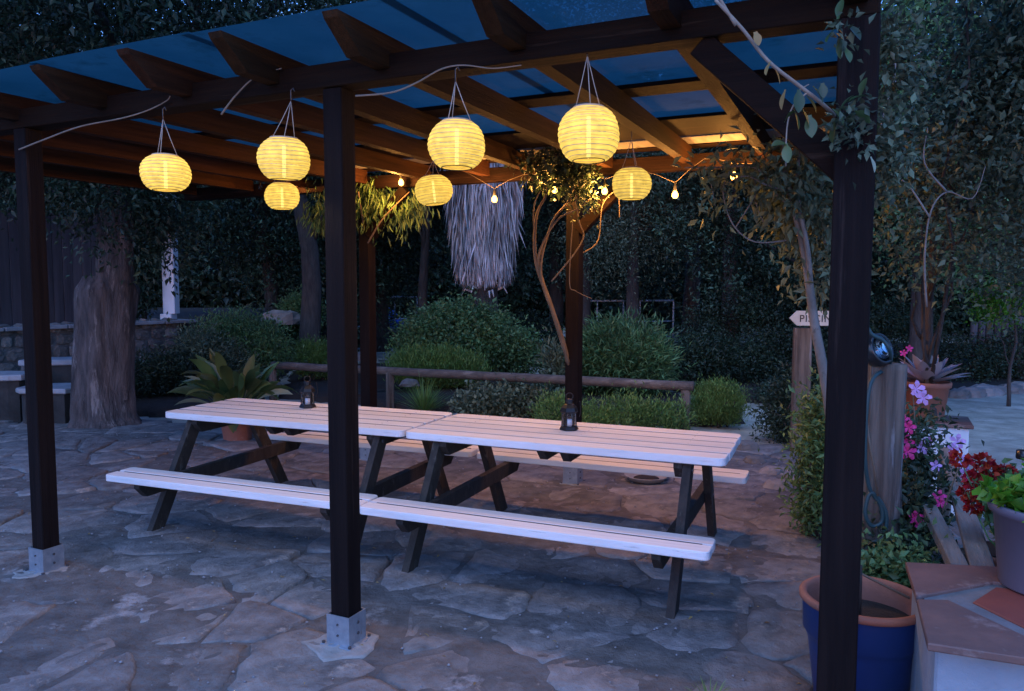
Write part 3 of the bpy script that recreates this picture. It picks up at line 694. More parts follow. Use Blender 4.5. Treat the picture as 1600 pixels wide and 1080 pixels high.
for k, (p, (u, v, on, ly)) in enumerate(zip(BP, BL)):
    c = p-org
    bo = MB().lathe([(.0005, -.030), (.012, -.028), (.021, -.018), (.0235, -.004), (.020, .010), (.012, .022), (.009, .030)], 16, c).build('bulb', M['bulb'] if on else M['glass'], sl, True)
    MB().lathe([(.0135, .026), (.0135, .060), (.008, .066), (.005, .088)], 12, c).build('socket', M['rubber'], bo, True)
    if on:
        ld = bpy.data.lights.new('bulb_light', 'POINT'); ld.energy = 27.0*LIGHT_K; ld.color = (1.0, .42, .09); ld.shadow_soft_size = .03
        lo = bpy.data.objects.new('bulb_light', ld); C.objects.link(lo); lo.parent = bo; lo.location = c+Vector((-.05, -.10, -.02)) 

# ------------------------------------------------------------------ low log rail
rp0, rp1 = Vector((-3.45, 11.2, .47)), Vector((2.06, 8.78, .49))
lr = thing('log_rail', 'low round log rail along the garden bed behind the tables', 'fence', (rp1.x, rp1.y, 0))
o0 = Vector((rp1.x, rp1.y, 0)); n = 14
MB().tube([rp0.lerp(rp1, k/n)-o0+Vector((0, 0, .012*noise.noise((k*.8, 0, 0)))) for k in range(n+1)], [.056+.004*noise.noise((k, 1, 0)) for k in range(n+1)], 12).build('rail', M['rail'], lr, True)
for t_ in (.0, .33, .985):
    q = rp0.lerp(rp1, t_)-o0; MB().tube([q*1+Vector((0, 0, -.58)), q+Vector((0, 0, -.25)), q+Vector((0, 0, -.01 if t_ < .9 else -.045))], [.06, .057, .055], 12).build('post', M['log'], lr, True)

# ------------------------------------------------------------------ shrubs and bedding
def shrub(name, label, cat, c, blobs, matl, n, L, Wd, group=None, stems=5, stem_h=None, **k):
    k.setdefault('jit', .05); n = int(n*1.5); L *= .82; Wd *= .85; k['cl'] = k.get('cl', .1)*.8
    t = thing(name, label, cat, (c[0], c[1], 0), 0, group)
    foliage('foliage', matl, t, blobs, n, L, Wd, zmin=.0, **k)
    b = MB(); g = random.Random(len(label)); hz = stem_h or max(q[2] for q in blobs)*.8
    for q in range(stems):
        bl = g.choice(blobs); b.tube([(g.uniform(-.08, .08)+bl[0]*.4, g.uniform(-.08, .08)+bl[1]*.4, -.03), (bl[0]*.8+g.uniform(-.1, .1), bl[1]*.8, hz*.5), (bl[0]+g.uniform(-.2, .2)*bl[3], bl[1]+g.uniform(-.2, .2), hz)], [.018, .013, .006], 6)
    b.build('stems', M['bark2'], t, True)
    return t
def G(u, y): return at(u, 600, y).x
shrub('shrub', 'big rounded leafy shrub in the middle of the garden below the palm', 'shrub', (G(715, 13), 13),
      [(0, 0, .72, .85, .7, .62), (.55, .1, .65, .62, .6, .55), (-.55, .05, .6, .55, .55, .5), (1.05, .3, .42, .45, .5, .42)], M['leaf_m'], 17000, .075, .042, cl=.11, per=16, shell=.55, seed=1)
shrub('clipped_shrub', 'low clipped lavender hedge just behind the log rail', 'shrub', (G(690, 11.6), 11.6),
      [(-.3, 0, .38, .5, .35, .28), (.2, 0, .37, .5, .35, .26), (-.05, 0, .40, .5, .35, .27)], M['leaf_l'], 15000, .075, .014, cl=.06, per=10, updir=1.6, out=.5, shell=.5, seed=2, stem_h=.3)
shrub('oleander_shrub', 'round long-leaved shrub right of the rear post in front of the white railing', 'shrub', (G(968, 11.2), 11.2),
      [(0, 0, .55, .66, .6, .54), (.2, 0, .5, .5, .5, .45), (-.25, 0, .5, .4, .5, .42)], M['leaf_m'], 12000, .13, .022, cl=.12, per=14, updir=.5, out=1.0, shell=.55, seed=3)
shrub('shrub', 'shaggy dark shrub behind the potted broad-leaved plant', 'shrub', (G(375, 12), 12),
      [(0, 0, .75, .62, .55, .42), (-.3, .1, .6, .5, .5, .5), (.25, .1, .6, .5, .5, .45)], M['leaf_m'], 11000, .085, .02, cl=.10, per=14, updir=.5, shell=.5, seed=4)
shrub('shrub', 'small round shrub on the rockery left of the middle post', 'shrub', (G(475, 15), 15),
      [(0, 0, 1.1, .36, .35, .36), (-.15, 0, 1.0, .3, .3, .3)], M['leaf_m'], 5000, .07, .03, cl=.08, per=14, seed=5, stems=3, stem_h=.9)
shrub('shrub', 'low olive-green mound beside the middle post in the rockery', 'shrub', (G(487, 12.8), 12.8),
      [(0, 0, .42, .33, .3, .3), (.3, 0, .36, .3, .3, .28)], M['leaf_l'], 6000, .06, .012, cl=.06, per=12, updir=1.0, seed=6)
shrub('clipped_shrub', 'dark low hedge at the foot of the stone wall right of the old tree', 'shrub', (G(250, 10.8), 10.8),
      [(-.1, 0, .30, .42, .4, .36), (.2, 0, .34, .4, .4, .36), (.6, .1, .3, .4, .4, .32)], M['leaf_d'], 9000, .06, .02, cl=.07, per=12, updir=.6, seed=7)
shrub('shrub', 'untidy low shrub between the wall end and the potted plant', 'shrub', (G(315, 11.2), 11.2),
      [(0, 0, .55, .42, .4, .42), (.3, .2, .4, .4, .4, .36)], M['leaf_p'], 5500, .07, .022, cl=.10, per=12, updir=.3, seed=8)
shrub('clipped_shrub', 'bright green box-shaped rosemary hedge at the right end of the log rail', 'shrub', (G(1122, 9.1), 9.1),
      [(-.12, 0, .24, .2, .25, .24), (.1, 0, .24, .2, .25, .25), (0, .12, .26, .24, .2, .24), (.15, -.08, .2, .14, .16, .2)], M['leaf_l'], 8500, .05, .010, cl=.045, per=10, updir=1.4, out=.4, shell=.5, seed=9, stem_h=.3)
shrub('groundcover_plant', 'mound of teal-green round leaves under the log rail', 'plant', (G(790, 9.7), 9.7),
      [(-.3, 0, .16, .34, .3, .17), (.15, 0, .18, .36, .3, .17), (.5, 0, .15, .3, .3, .15)], M['leaf_p'], 4200, .07, .05, cl=.07, per=12, updir=.4, seed=10, stems=2, stem_h=.15)
shrub('groundcover_plant', 'yellow-green feathery plants behind the right picnic table', 'plant', (G(985, 8.6), 8.6),
      [(-.45, 0, .14, .3, .25, .16), (0, 0, .18, .3, .25, .2), (.4, 0, .15, .28, .25, .15), (-.8, .1, .18, .25, .25, .2)], M['leaf_l'], 6500, .06, .014, cl=.07, per=12, updir=1.0, seed=11, stems=2, stem_h=.15)
shrub('oleander_shrub', 'pale narrow-leaved sapling left of the rear post with climbing stems', 'shrub', (G(868, 10.4), 10.4),
      [(0, 0, .62, .14, .14, .2), (.02, 0, .35, .18, .16, .2)], M['leaf_p'], 700, .14, .03, cl=.08, per=10, updir=.8, out=1.0, seed=12, stems=3, stem_h=.6)
shrub('shrub', 'green leafy bush beside the near right post', 'shrub', (2.0, 4.95),
      [(0, 0, .35, .13, .25, .32), (.02, 0, .72, .13, .25, .25), (.1, .05, .5, .14, .25, .3), (.05, 0, .15, .12, .2, .15)], M['leaf_m'], 5200, .06, .02, cl=.07, per=11, updir=.3, seed=13, stem_h=.8)
shrub('shrub', 'dark rounded shrub behind the white railing on the right', 'shrub', (G(1075, 12.2), 12.2),
      [(0, 0, .4, .5, .5, .45), (.5, .3, .35, .5, .5, .4)], M['leaf_d'], 6000, .07, .03, cl=.1, per=14, seed=14)
shrub('shrub', 'bush with small dark leaves around the foot of the arrow sign', 'shrub', (G(1245, 8.2), 8.2),
      [(0, 0, .35, .3, .3, .38), (.25, .1, .6, .25, .3, .3), (-.1, -.1, .2, .3, .3, .2)], M['leaf_d'], 5000, .06, .025, cl=.09, per=12, seed=15)
shrub('shrub', 'dim shrub in front of the blue tarpaulin', 'shrub', (G(660, 16), 16),
      [(.1, 0, .5, .6, .5, .5), (1.0, 0, .55, .8, .6, .55), (2.1, .3, .5, .8, .6, .55)], M['leaf_d'], 7000, .09, .045, cl=.14, per=14, seed=16)
# spiky grass clump
def tuft(name, label, cat, c, n, L, Wd, matl, z0=0, spread=1.0, segs=4, seed=0, part='blades', parent=None, droop=.5):
    g = np.random.default_rng(seed)
    t = parent or thing(name, label, cat, (c[0], c[1], 0)); b = MB()
    for k in range(n):
        a = g.uniform(0, 2*math.pi); el = g.uniform(.25, 1.35)/spread; l = L*g.uniform(.6, 1.1)
        d = Vector((math.cos(a)*math.cos(el), math.sin(a)*math.cos(el), math.sin(el))); p = Vector((d.x*.05, d.y*.05, z0)); s = Vector((-math.sin(a), math.cos(a), 0)); vs = []
        for q in range(segs+1):
            u = q/segs; wv = Wd*(1-u**1.6)*.5+.0006; vs += [p+s*wv, p-s*wv]; p = p+d*(l/segs); d = (d+Vector((0, 0, -droop*u*.8))).normalized()
        b.add(vs, [(2*q, 2*q+1, 2*q+3, 2*q+2) for q in range(segs)])
    b.build(part, matl, t, True); return t
tuft('grass_clump', 'spiky arching grass clump behind the gap between the tables', 'plant', (G(662, 10.0), 10.0), 190, .52, .012, M['leaf_l'], seed=1)
tuft('grass_clump', 'small dry grass tuft at the foot of the near right post', 'plant', (.78, 2.95), 26, .09, .004, M['leaf_l'], seed=2)

# ------------------------------------------------------------------ potted aspidistra behind the left table
def big_leaf(base, d, L, Wd, bendv, matl, parent, petiole=.35, seed=0, name='leaf', twist=0.0):
    g = random.Random(seed); d = Vector(d).normalized(); p = Vector(base); s = d.cross(Vector((0, 0, 1)))
    if s.length < .05: s = Vector((1, 0, 0))
    s.normalize(); s = Matrix.Rotation(twist, 3, d) @ s
    n = 9; vs = []; fs = []; 
    for q in range(n+1):
        u = q/n
        wv = .006 if u < petiole else Wd*.5*math.sin(math.pi*min(1, ((u-petiole)/(1-petiole))*.93+.07))**.8+.001
        nn = s.cross(d).normalized(); vs += [p-s*wv+nn*wv*.28, p*1, p+s*wv+nn*wv*.28]
        p = p+d*(L/n); d = (d+Vector((0, 0, -bendv*(.3+u)/n))).normalized()
    for q in range(n):
        fs += [(3*q, 3*q+1, 3*q+4, 3*q+3), (3*q+1, 3*q+2, 3*q+5, 3*q+4)]
    return MB().add(vs, fs).build(name, matl, parent, True)
def pot(parent, R, Hh, matl, z=0, rim=.012, taper=.72, soil=True, n=36, hrim=.04):
    MB().lathe([(.001, z), (R*taper, z), (R*taper+.004, z+.006), (R-.008, z+Hh-hrim), (R+rim*.6, z+Hh-hrim+.004), (R+rim, z+Hh-.006), (R+rim*.6, z+Hh), (R-.012, z+Hh-.002), (R-.018, z+Hh-.05), (R-.03, z+Hh-.09)], n).build('pot', matl, parent, True)
    if soil:
        g = random.Random(3); b = MB(); b.lathe([(R-.02, z+Hh-.055), (R*.6, z+Hh-.045), (R*.3, z+Hh-.04), (.001, z+Hh-.04)], 24, fn=lambda r_, zz, a: r_); b.build('soil', M['soil'], parent, True)
c = at(372, 690, 8.1)
ap = thing('potted_plant', 'broad-leaved plant with pale and dark leaves in terracotta pot behind left table', 'potted plant', (c.x, 8.1, 0))
pot(ap, .19, .36, M['terra'])
g = random.Random(11)
for k in range(84):
    a = g.uniform(0, 2*math.pi); el = g.uniform(.75, 1.5); pale = g.random() < .08; rb = g.uniform(.03, .14); low = g.random() < .22
    if low: el = g.uniform(.15, .6)
    big_leaf((rb*math.cos(a), rb*math.sin(a), .30), (math.cos(a)*math.cos(el), math.sin(a)*math.cos(el), math.sin(el)), g.uniform(.40, .76) if not low else g.uniform(.3, .5), g.uniform(.09, .135), g.uniform(1.0, 2.8), M['leaf_pale'] if pale else M['leaf_big'], ap, g.uniform(.32, .5), k, twist=g.uniform(-1.3, 1.3))
for (dx, dz, L_) in ((.85, .62, .66), (.95, .30, .60), (-.9, .45, .55), (.45, .9, .55), (-.25, 1, .62), (-.6, .9, .6)):
    big_leaf((.08*dx, -.05, .32), (dx, -.25, dz), L_, .13, 1.3, M['leaf_pale'], ap, .42, 5, twist=.5)

# saucers and troughs behind the table by the rear post
for u, v, yv, r_, lb in ((1010, 757, 6.42, .18, 'empty pale glazed saucer lying on the patio behind the right bench'),):
    c = at(u, v, yv); t = thing('saucer', lb, 'saucer', (c.x, yv, .014))
    MB().lathe([(.001, 0), (r_*.8, 0), (r_, .035), (r_+.006, .04), (r_, .042), (r_*.82, .012), (.001, .010)], 32).build('dish', M['concrete'], t, True)
    MB().lathe([(.001, .011), (r_*.6, .011), (r_*.5, .02), (.001, .022)], 20).build('soil', M['soil'], t, True)

# ------------------------------------------------------------------ stone wall, slabs, fence, white pillar on the left
W0, W1 = at(-60, 600, 9.9), at(275, 600, 12.6); W0.z = W1.z = 0
wl = thing('stone_wall', 'low rubble stone retaining wall behind the old tree, with flat cap stones', 'wall', (W0.x, W0.y, 0))
wl.rotation_euler[2] = math.atan2(W1.y-W0.y, W1.x-W0.x); WL = (W1-W0).length+.15
MB().box(-1.5, WL, .06, .5, -.1, 1.0, .01).build('wall_core', M['mortar'], wl)
g = random.Random(2); smesh = []
for q in range(10):
    bm = MB(); n = 10; vs = []
    for (s_, yv) in ((1.0, .09), (.97, .02), (.8, -.012), (.4, -.02)):
        rr_ = random.Random(q)
        for k in range(n):
            a = 2*math.pi*k/n; r_ = rr_.uniform(.82, 1.1); ex = abs(math.cos(a))**.7*math.copysign(1, math.cos(a)); ez = abs(math.sin(a))**.7*math.copysign(1, math.sin(a))
            vs.append((.5*ex*r_*s_, yv+rr_.uniform(-.008, .008), .5*ez*r_*s_))
    fs = [(i_*n+k, i_*n+(k+1) % n, i_*n+n+(k+1) % n, i_*n+n+k) for i_ in range(3) for k in range(n)]+[tuple(range(3*n, 4*n))]
    me = MB().add(vs, fs).mesh('stone'); me.materials.append(M['stone']); smesh.append(me)
z = .06
while z < .94:
    hh = g.uniform(.13, .2); x = -.4+g.uniform(-.1, .1)
    while x < WL-.08:
        ww = g.uniform(.16, .34); o = link('stone', g.choice(smesh), None, wl); o.location = (x+ww/2, .05, z+hh/2); o.scale = (ww*1.02, 1, hh*1.02); x += ww
    z += hh*.96
x = -1.2
while x < WL:
    ww = g.uniform(.35, .6)
    MB().box(x, x+ww-.015, -.05+g.uniform(-.015, .015), .5, 1.0, 1.045+g.uniform(0, .012), .01).build('cap_stone', M['slab'], wl); x += ww
# raised stone slabs / rustic steps
def slab(u, v, y, wx, wy, th, rz, label, z=None):
    c = at(u, v, y); zt = c.z if z is None else z; g = random.Random(int(u)); n = 11; P = []
    for k in range(n):
        a = 2*math.pi*k/n; r_ = g.uniform(.85, 1.08); ex = abs(math.cos(a))**.6*math.copysign(1, math.cos(a)); ez = abs(math.sin(a))**.6*math.copysign(1, math.sin(a)); P.append((ex*wx/2*r_, ez*wy/2*r_))
    t = thing('stone_step', label, 'step', (c.x, y, 0), rz)
    MB().prism(P, zt-th, zt, .012).build('slab', M['slab'], t)
    b = MB(); b.prism([(p[0]*.86, p[1]*.86) for p in P], -.05, zt-th+.004, .008); b.build('riser', M['mortar_dark'], t)
slab(100, 560, 9.9, .95, .5, .07, .35, 'upper pale stone slab step left of the old tree')
slab(88, 603, 9.2, .75, .6, .06, .1, 'lower pale stone slab step left of the old tree')
slab(5, 583, 9.4, .7, .5, .07, .0, 'pale stone slab step at the left edge, behind the left post')
# dark board fence on the wall
fc = thing('board_fence', 'tall dark vertical board fence on the terrace behind the stone wall', 'fence', (W0.x, W0.y+.62, .9), wl.rotation_euler[2])
x = -1.6; k = 0
while x < 1.95:
    ww = .145; MB().box(x, x+ww-.008, g.uniform(0, .012), .03, .05, 1.75+g.uniform(-.03, .03), .004).build('board', M['fence'], fc); x += ww; k += 1
for z in (.35, 1.4): MB().box(-1.6, 1.95, .032, .08, z, z+.07, .004).build('fence_rail', M['fence'], fc)
# terrace behind wall
patch('terrace_ground', [(W0.x-1.2, W0.y+.3), (W1.x, W1.y+.35), (W1.x+1.2, W1.y+1.5), (W1.x+.6, 22), (-14, 22), (-13, 9)], M['soil'], .98, 1.0, jit=.02, seed=9)
c0 = at(268, 480, 13.1)
wp = thing('white_pillar', 'narrow white painted gate pillar lit by dusk light beyond the old tree', 'pillar', (c0.x, 13.1, .98))
MB().box(-.10, .10, -.1, .1, .16, 2.2, .008).build('shaft', M['white'], wp); MB().box(-.14, .05, -.13, .1, 0.0, .158, .008).build('base', M['white'], wp)
foliage('creeper', M['leaf_d'], wp, [(0, -.15, 1.75, .3, .15, .4), (-.3, -.1, 1.4, .25, .15, .4)], 2600, .06, .04, cl=.08, per=10, seed=32)
iv = thing('climbing_plant', 'dark ivy hanging in front of the white pillar', 'climbing plant', (c0.x-.2, 12.9, .98))
foliage('foliage', M['leaf_d'], iv, [(-.14, 0, .8, .13, .12, .65), (-.3, .1, .6, .25, .2, .6)], 1500, .07, .05, cl=.08, per=12, droop=.5, seed=31)
MB().tube([(-.2, .1, -.02), (-.12, .05, .5), (-.1, 0, 1.4)], [.02, .015, .008], 6).build('stem', M['bark2'], iv, True)

# rockery stones in beds
def rock(u, v, y, r_, label, seed=0, grp='rockery stones between the shrubs'):
    g = random.Random(seed); c = at(u, v, y); n = 9; vs = []; fs = []
    prof = ((1.0, -.25), (1.02, .1), (.8, .45), (.45, .62))
    for s_, z_ in prof:
        for k in range(n): a = 2*math.pi*k/n; rr_ = r_*s_*g.uniform(.82, 1.12); vs.append((rr_*math.cos(a)*1.25, rr_*math.sin(a), z_*r_*g.uniform(.85, 1.1)))
    fs = [(i_*n+k, i_*n+(k+1) % n, i_*n+n+(k+1) % n, i_*n+n+k) for i_ in range(3) for k in range(n)]+[tuple(range(3*n, 4*n))]
    o = MB().add(vs, fs).build('rock', M['stone'], None); o.location = (c.x, y, max(c.z, 0.0)); tag(o, label, 'rock', grp)
for k, (u, v, y, r_, lb) in enumerate(((405, 512, 14.2, .26, 'pale rock on the rockery right of the shaggy shrub'), (440, 500, 14.6, .3, 'largest pale rock on the rockery below the small round shrub'), (418, 538, 13.5, .2, 'rock low on the rockery behind the broad-leaved plant'),
        (560, 560, 12.6, .16, 'rock beside the path right behind the middle post'), (248, 565, 11.8, .2, 'rock at the end of the stone wall behind the dark hedge'), (640, 600, 11.2, .12, 'small rock under the rail beside the grass clump'))):
    rock(u, v, y, r_, lb, k)
# stones edging on the right gravel
for k in range(9):
    u = 1498+k*20; c = at(u, 618, 11.6+k*.12); rock(u, 620, 11.6+k*.12, .15+.03*((k*7) % 3), 'dark edging stone in the low row at the far side of the gravel yard', 20+k, 'edging stones beyond the gravel yard')
# curb stones round the right garden bed
for k, (u, v, y) in enumerate(((1180, 722, 7.1), (1165, 700, 7.7), (1205, 742, 6.7), (1215, 765, 6.2))):
    rock(u, v, y, .09+.02*(k % 2), ['small stone edging the path behind the right bench end', 'small stone edging the path nearest the rosemary hedge', 'small stone edging the path nearest the leafy bush', 'lowest small stone edging the path beside the leafy bush'][k], 50+k, 'small stones edging the path')

patch('garden_bed', [(2.9, 11.2), (3.6, 10.9), (5.4, 11.6), (9.5, 12.2), (13, 13), (13, 22), (2.0, 22), (2.2, 14)], M['soil'], .03, .09, dome=.10, jit=.06, seed=12)
shrub('shrub', 'dark undergrowth bush at the back of the shaded path', 'shrub', (3.9, 12.6), [(-.4, 0, .35, .9, .6, .45), (.8, .2, .45, .9, .6, .5), (0, .8, .8, 1.0, .6, .7)], M['leaf_d'], 14000, .06, .03, cl=.12, per=14, seed=17)
shrub('shrub', 'dark undergrowth bush behind the arrow sign', 'shrub', (6.0, 13.2), [(-.6, 0, .5, .9, .6, .6), (.6, .2, .6, .9, .6, .7)], M['leaf_d'], 12000, .06, .03, cl=.12, per=14, seed=18)
shrub('shrub', 'low dark bush behind the edging stones of the gravel yard', 'shrub', (8.2, 12.9), [(-.8, 0, .35, .8, .5, .4), (.5, .2, .45, .9, .5, .5)], M['leaf_d'], 9000, .06, .03, cl=.12, per=14, seed=19)
shrub('ground_ivy', 'patch of low ivy in front of the dark undergrowth right of the rosemary hedge', 'plant', (3.9, 10.9), [(0, 0, .10, .45, .7, .10), (.4, .8, .12, .5, .5, .12)], M['leaf_d'], 3500, .05, .035, cl=.08, per=10, seed=20, stems=2, stem_h=.1)
# ------------------------------------------------------------------ far railings, pool terrace, tarp
def railing(pts, h0, h1, label, posts_, mid=None):
    o_ = Vector((pts[0][0], pts[0][1], 0)); t = thing('railing', label, 'railing', o_)
    P = [Vector(p) for p in pts]
    for k in range(len(P)-1):
        MB().tube([P[k]+Vector((0, 0, h1))-o_, P[k+1]+Vector((0, 0, h1))-o_], .022, 8).build('top_bar', M['railmetal'], t, True)
        if mid: MB().tube([P[k]+Vector((0, 0, mid))-o_, P[k+1]+Vector((0, 0, mid))-o_], .016, 8).build('lower_bar', M['railmetal'], t, True)
    for f_ in posts_:
        q = P[0].lerp(P[-1], f_)-o_; MB().tube([q+Vector((0, 0, h0)), q+Vector((0, 0, h1-.02))], .02, 8).build('upright', M['railmetal'], t, True)
zt = .30
a_, b_ = at(908, 500, 18), at(1052, 500, 18.6)
railing([(a_.x, 18, 0), (b_.x, 18.6, 0)], .2, 1.27, 'pale tubular railing behind the round long-leaved shrub on the right', (0, .17, .45, .63, 1), .78)
a_, b_ = at(560, 500, 20.5), at(652, 500, 20.5)
railing([(a_.x, 20.5, 0), (b_.x, 20.5, 0)], .4, 1.31, 'pale tubular railing in front of the blue tarpaulin left of centre', (.1, .47, .62, 1), None)
ptr = [(at(540, 500, 20).x, 20.2), (at(700, 500, 20).x, 20.2), (at(700, 500, 20).x, 24.5), (at(540, 500, 20).x, 24.5)]
MB().prism(ptr, -.1, .50, .01).build('pool_terrace', M['concrete'], None)['kind'] = 'structure'
MB().box(ptr[0][0]+.01, ptr[1][0], 20.12, 20.195, -.1, .40, .004).build('terrace_wall', M['soil'], None)['kind'] = 'structure'
tp = at(607, 497, 21.2); g = random.Random(5); vs = []; n = 14
prof = ((.42, 0), (.40, .12), (.30, .26), (.16, .38), (.05, .46))
for s_, z_ in prof:
    for k in range(n): a = 2*math.pi*k/n; r_ = s_*g.uniform(.8, 1.15); vs.append((r_*math.cos(a), r_*math.sin(a)*.8, z_*g.uniform(.9, 1.1)))
fs = [(i_*n+k, i_*n+(k+1) % n, i_*n+n+(k+1) % n, i_*n+n+k) for i_ in range(4) for k in range(n)]+[tuple(range(4*n, 5*n))]
o = MB().add(vs, fs).build('tarpaulin_heap', M['tarp'], None, False); o.location = (tp.x, 21.2, .51); tag(o, 'bright blue tarpaulin heap behind the left railing', 'tarpaulin')
# low white bench frames on terrace
tb = thing('low_table', 'low white slatted table on the pool terrace before the tarpaulin', 'table', (at(600, 500, 20.6).x, 20.6, .50))
for k in range(3): MB().box(-.62, .62, -.16+k*.12, -.06+k*.12, .22, .245, .004).build('slat', M['white'], tb)
for sx in (-.55, .0, .55): MB().box(sx-.02, sx+.02, -.1, .1, 0, .218, .003).build('leg', M['white'], tb)

# ------------------------------------------------------------------ trees
def limb(b, p, q, r0, r1, bend=.1, n=7, sides=9, seed=0):
    g = random.Random(seed); p, q = Vector(p), Vector(q); L_ = (q-p).length; pts = []; rs = []
    for k in range(n+1):
        u = k/n; o = Vector((noise.noise((u*2.3, seed, 0)), noise.noise((u*2.3, seed, 5)), noise.noise((u*2.3, seed, 9))))*bend*L_*math.sin(math.pi*u)
        pts.append(p.lerp(q, u)+o); rs.append(r0+(r1-r0)*u)
    b.tube(pts, rs, sides); return pts
def tree(name, label, cat, base, hgt, r0, blobs, matl, n, L, Wd, bark='bark2', seed=0, group=None, lean=(0, 0), nb=7, **k):
    """blobs are relative to the tree's base"""
    t = thing(name, label, cat, base, 0, group); b = MB()
    pts = limb(b, (0, 0, -.1), (lean[0], lean[1], hgt*.75), r0, r0*.35, .06, 8, 10, seed); g = random.Random(seed)
    for q in range(nb):
        s_ = pts[g.randint(3, len(pts)-1)]; bl = g.choice(blobs); e = Vector((bl[0]+g.uniform(-.5, .5)*bl[3], bl[1]+g.uniform(-.5, .5)*bl[4], bl[2]+g.uniform(-.3, .5)*bl[5]))
        limb(b, s_, e, r0*.3, r0*.06, .16, 6, 6, seed*10+q)
    b.build('trunk', M[bark], t, True)
    foliage('crown', matl, t, blobs, n, L, Wd, seed=seed, **k)
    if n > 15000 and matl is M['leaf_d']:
        k2 = dict(k); k2.update(shell=.92, per=46, cl=k.get('cl', .2)*.8, jit=.08); foliage('outer_crown', M['leaf_lit'], t, blobs, int(n*.28), L*1.1, Wd*1.05, seed=seed+500, **k2)  # lit clumps put into the colour: lighter leaves over the outer crown
    return t

# old tree, left
bx_ = at(163, 665, 9.05)
ot = thing('old_tree', 'old thick-trunked tree with furrowed bark and a sawn-off limb, left of the tables', 'tree', (bx_.x, 9.05, 0))
def bark_tube(pts, rs, nseg=40, amp=.10, seed=0):
    b = MB(); m = 46; P = []; R_ = []
    vs = []; fs = []
    for i in range(m+1):
        u = i/m*(len(pts)-1); k = min(int(u), len(pts)-2); f_ = u-k; f2 = f_*f_*(3-2*f_)
        c = Vector(pts[k]).lerp(Vector(pts[k+1]), f_); r_ = rs[k]+(rs[k+1]-rs[k])*f2
        for q in range(nseg):
            a = 2*math.pi*q/nseg; nz = noise.noise((math.cos(a)*2.6+seed, math.sin(a)*2.6, c.z*.55))*amp*1.3 + abs(noise.noise((math.cos(a)*7, math.sin(a)*7+seed, c.z*1.1)))*amp*.9 + noise.noise((math.cos(a)*14, math.sin(a)*14, c.z*4))*amp*.25
            rr_ = r_*(1+nz); vs.append((c.x+rr_*math.cos(a), c.y+rr_*math.sin(a)*.9, c.z))
    for i in range(m):
        for q in range(nseg): fs.append((i*nseg+q, i*nseg+(q+1) % nseg, (i+1)*nseg+(q+1) % nseg, (i+1)*nseg+q))
    fs.append(tuple(range(m*nseg, (m+1)*nseg)))
    return b.add(vs, fs)
bark_tube([(.03, 0, -.06), (.01, 0, .12), (.02, 0, .55), (.07, 0, 1.1), (.10, 0, 1.55), (.11, 0, 1.72)], [.42, .345, .31, .295, .31, .25], amp=.15, seed=1).build('trunk', M['bark'], ot, True)
bark_tube([(.16, -.04, .3), (.20, -.07, 1.2), (.235, -.09, 1.8), (.26, -.06, 2.6), (.45, .2, 4.4)], [.20, .21, .20, .185, .14], 28, seed=4).build('limb', M['bark'], ot, True)
b = MB()
for k, e in enumerate(((-1.5, -.5, 4.6), (1.6, -.6, 4.9), (.2, 1.5, 6.2), (2.6, .4, 5.6), (-2.4, .8, 5.8), (.8, -1.6, 4.4))): limb(b, (.25+.05*k, .12, 2.9+.18*k), e, .09, .025, .15, 7, 7, 60+k)
b.build('branch', M['bark2'], ot, True)
foliage('crown', M['leaf_d'], ot, [(-1.6, -.4, 4.3, 1.9, 1.6, 1.3), (1.0, -.5, 4.6, 1.9, 1.5, 1.2), (0, .6, 5.8, 2.6, 2.0, 1.6), (2.6, .6, 5.2, 1.5, 1.5, 1.2), (-3.2, .2, 4.8, 1.6, 1.5, 1.5), (.2, -1.4, 3.9, 1.4, .9, .8), (1.3, -3.4, 4.7, 1.7, 1.6, .9), (-.9, -2.9, 4.9, 1.5, 1.5, .9), (-2.6, -1.0, 5.6, 1.8, 1.5, 1.1), (3.4, .2, 4.6, 1.2, 1.2, .9)],
        95000, .072, .034, cl=.22, per=22, shell=.25, seed=41, droop=.3)
c = at(225, 300, 9.2)
hf = foliage('hanging_foliage', M['leaf_d'], ot, [(-.25, -.5, 2.75, .75, .25, .42), (.35, -.55, 2.55, .4, .25, .5), (.75, -.1, 2.2, .3, .3, .5), (.35, .0, 3.2, .9, .7, .45), (-.5, .0, 3.1, .8, .6, .5), (.6, .4, 2.75, .5, .5, .55), (1.2, .3, 3.3, .8, .6, .5)], 16000, .07, .032, cl=.18, per=18, droop=.6, seed=42)

TG = 'trees growing behind the garden'
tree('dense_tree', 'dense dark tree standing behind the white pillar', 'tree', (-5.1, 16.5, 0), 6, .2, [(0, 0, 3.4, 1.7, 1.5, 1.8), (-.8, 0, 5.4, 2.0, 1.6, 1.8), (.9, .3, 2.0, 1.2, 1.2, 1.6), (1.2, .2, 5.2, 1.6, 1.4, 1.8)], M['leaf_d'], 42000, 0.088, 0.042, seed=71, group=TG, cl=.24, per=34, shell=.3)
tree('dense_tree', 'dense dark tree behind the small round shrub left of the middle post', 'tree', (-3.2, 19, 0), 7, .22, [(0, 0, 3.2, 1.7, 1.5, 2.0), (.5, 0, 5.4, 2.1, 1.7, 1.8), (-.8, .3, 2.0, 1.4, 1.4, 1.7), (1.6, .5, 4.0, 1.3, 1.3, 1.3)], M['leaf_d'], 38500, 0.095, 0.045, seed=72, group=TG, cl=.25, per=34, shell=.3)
tree('pine_tree', 'slim straight-trunked tree seen between the middle post and the palm', 'tree', (at(665, 400, 17).x, 17, 0), 8, .125, [(0, 0, 6.4, 1.8, 1.6, 1.3), (-1.2, .2, 5.4, 1.1, 1.1, .8), (1.2, 0, 5.6, 1.2, 1.1, .9)], M['leaf_d'], 24500, 0.088, 0.021, seed=73, group=TG, cl=.24, per=34, shell=.3)
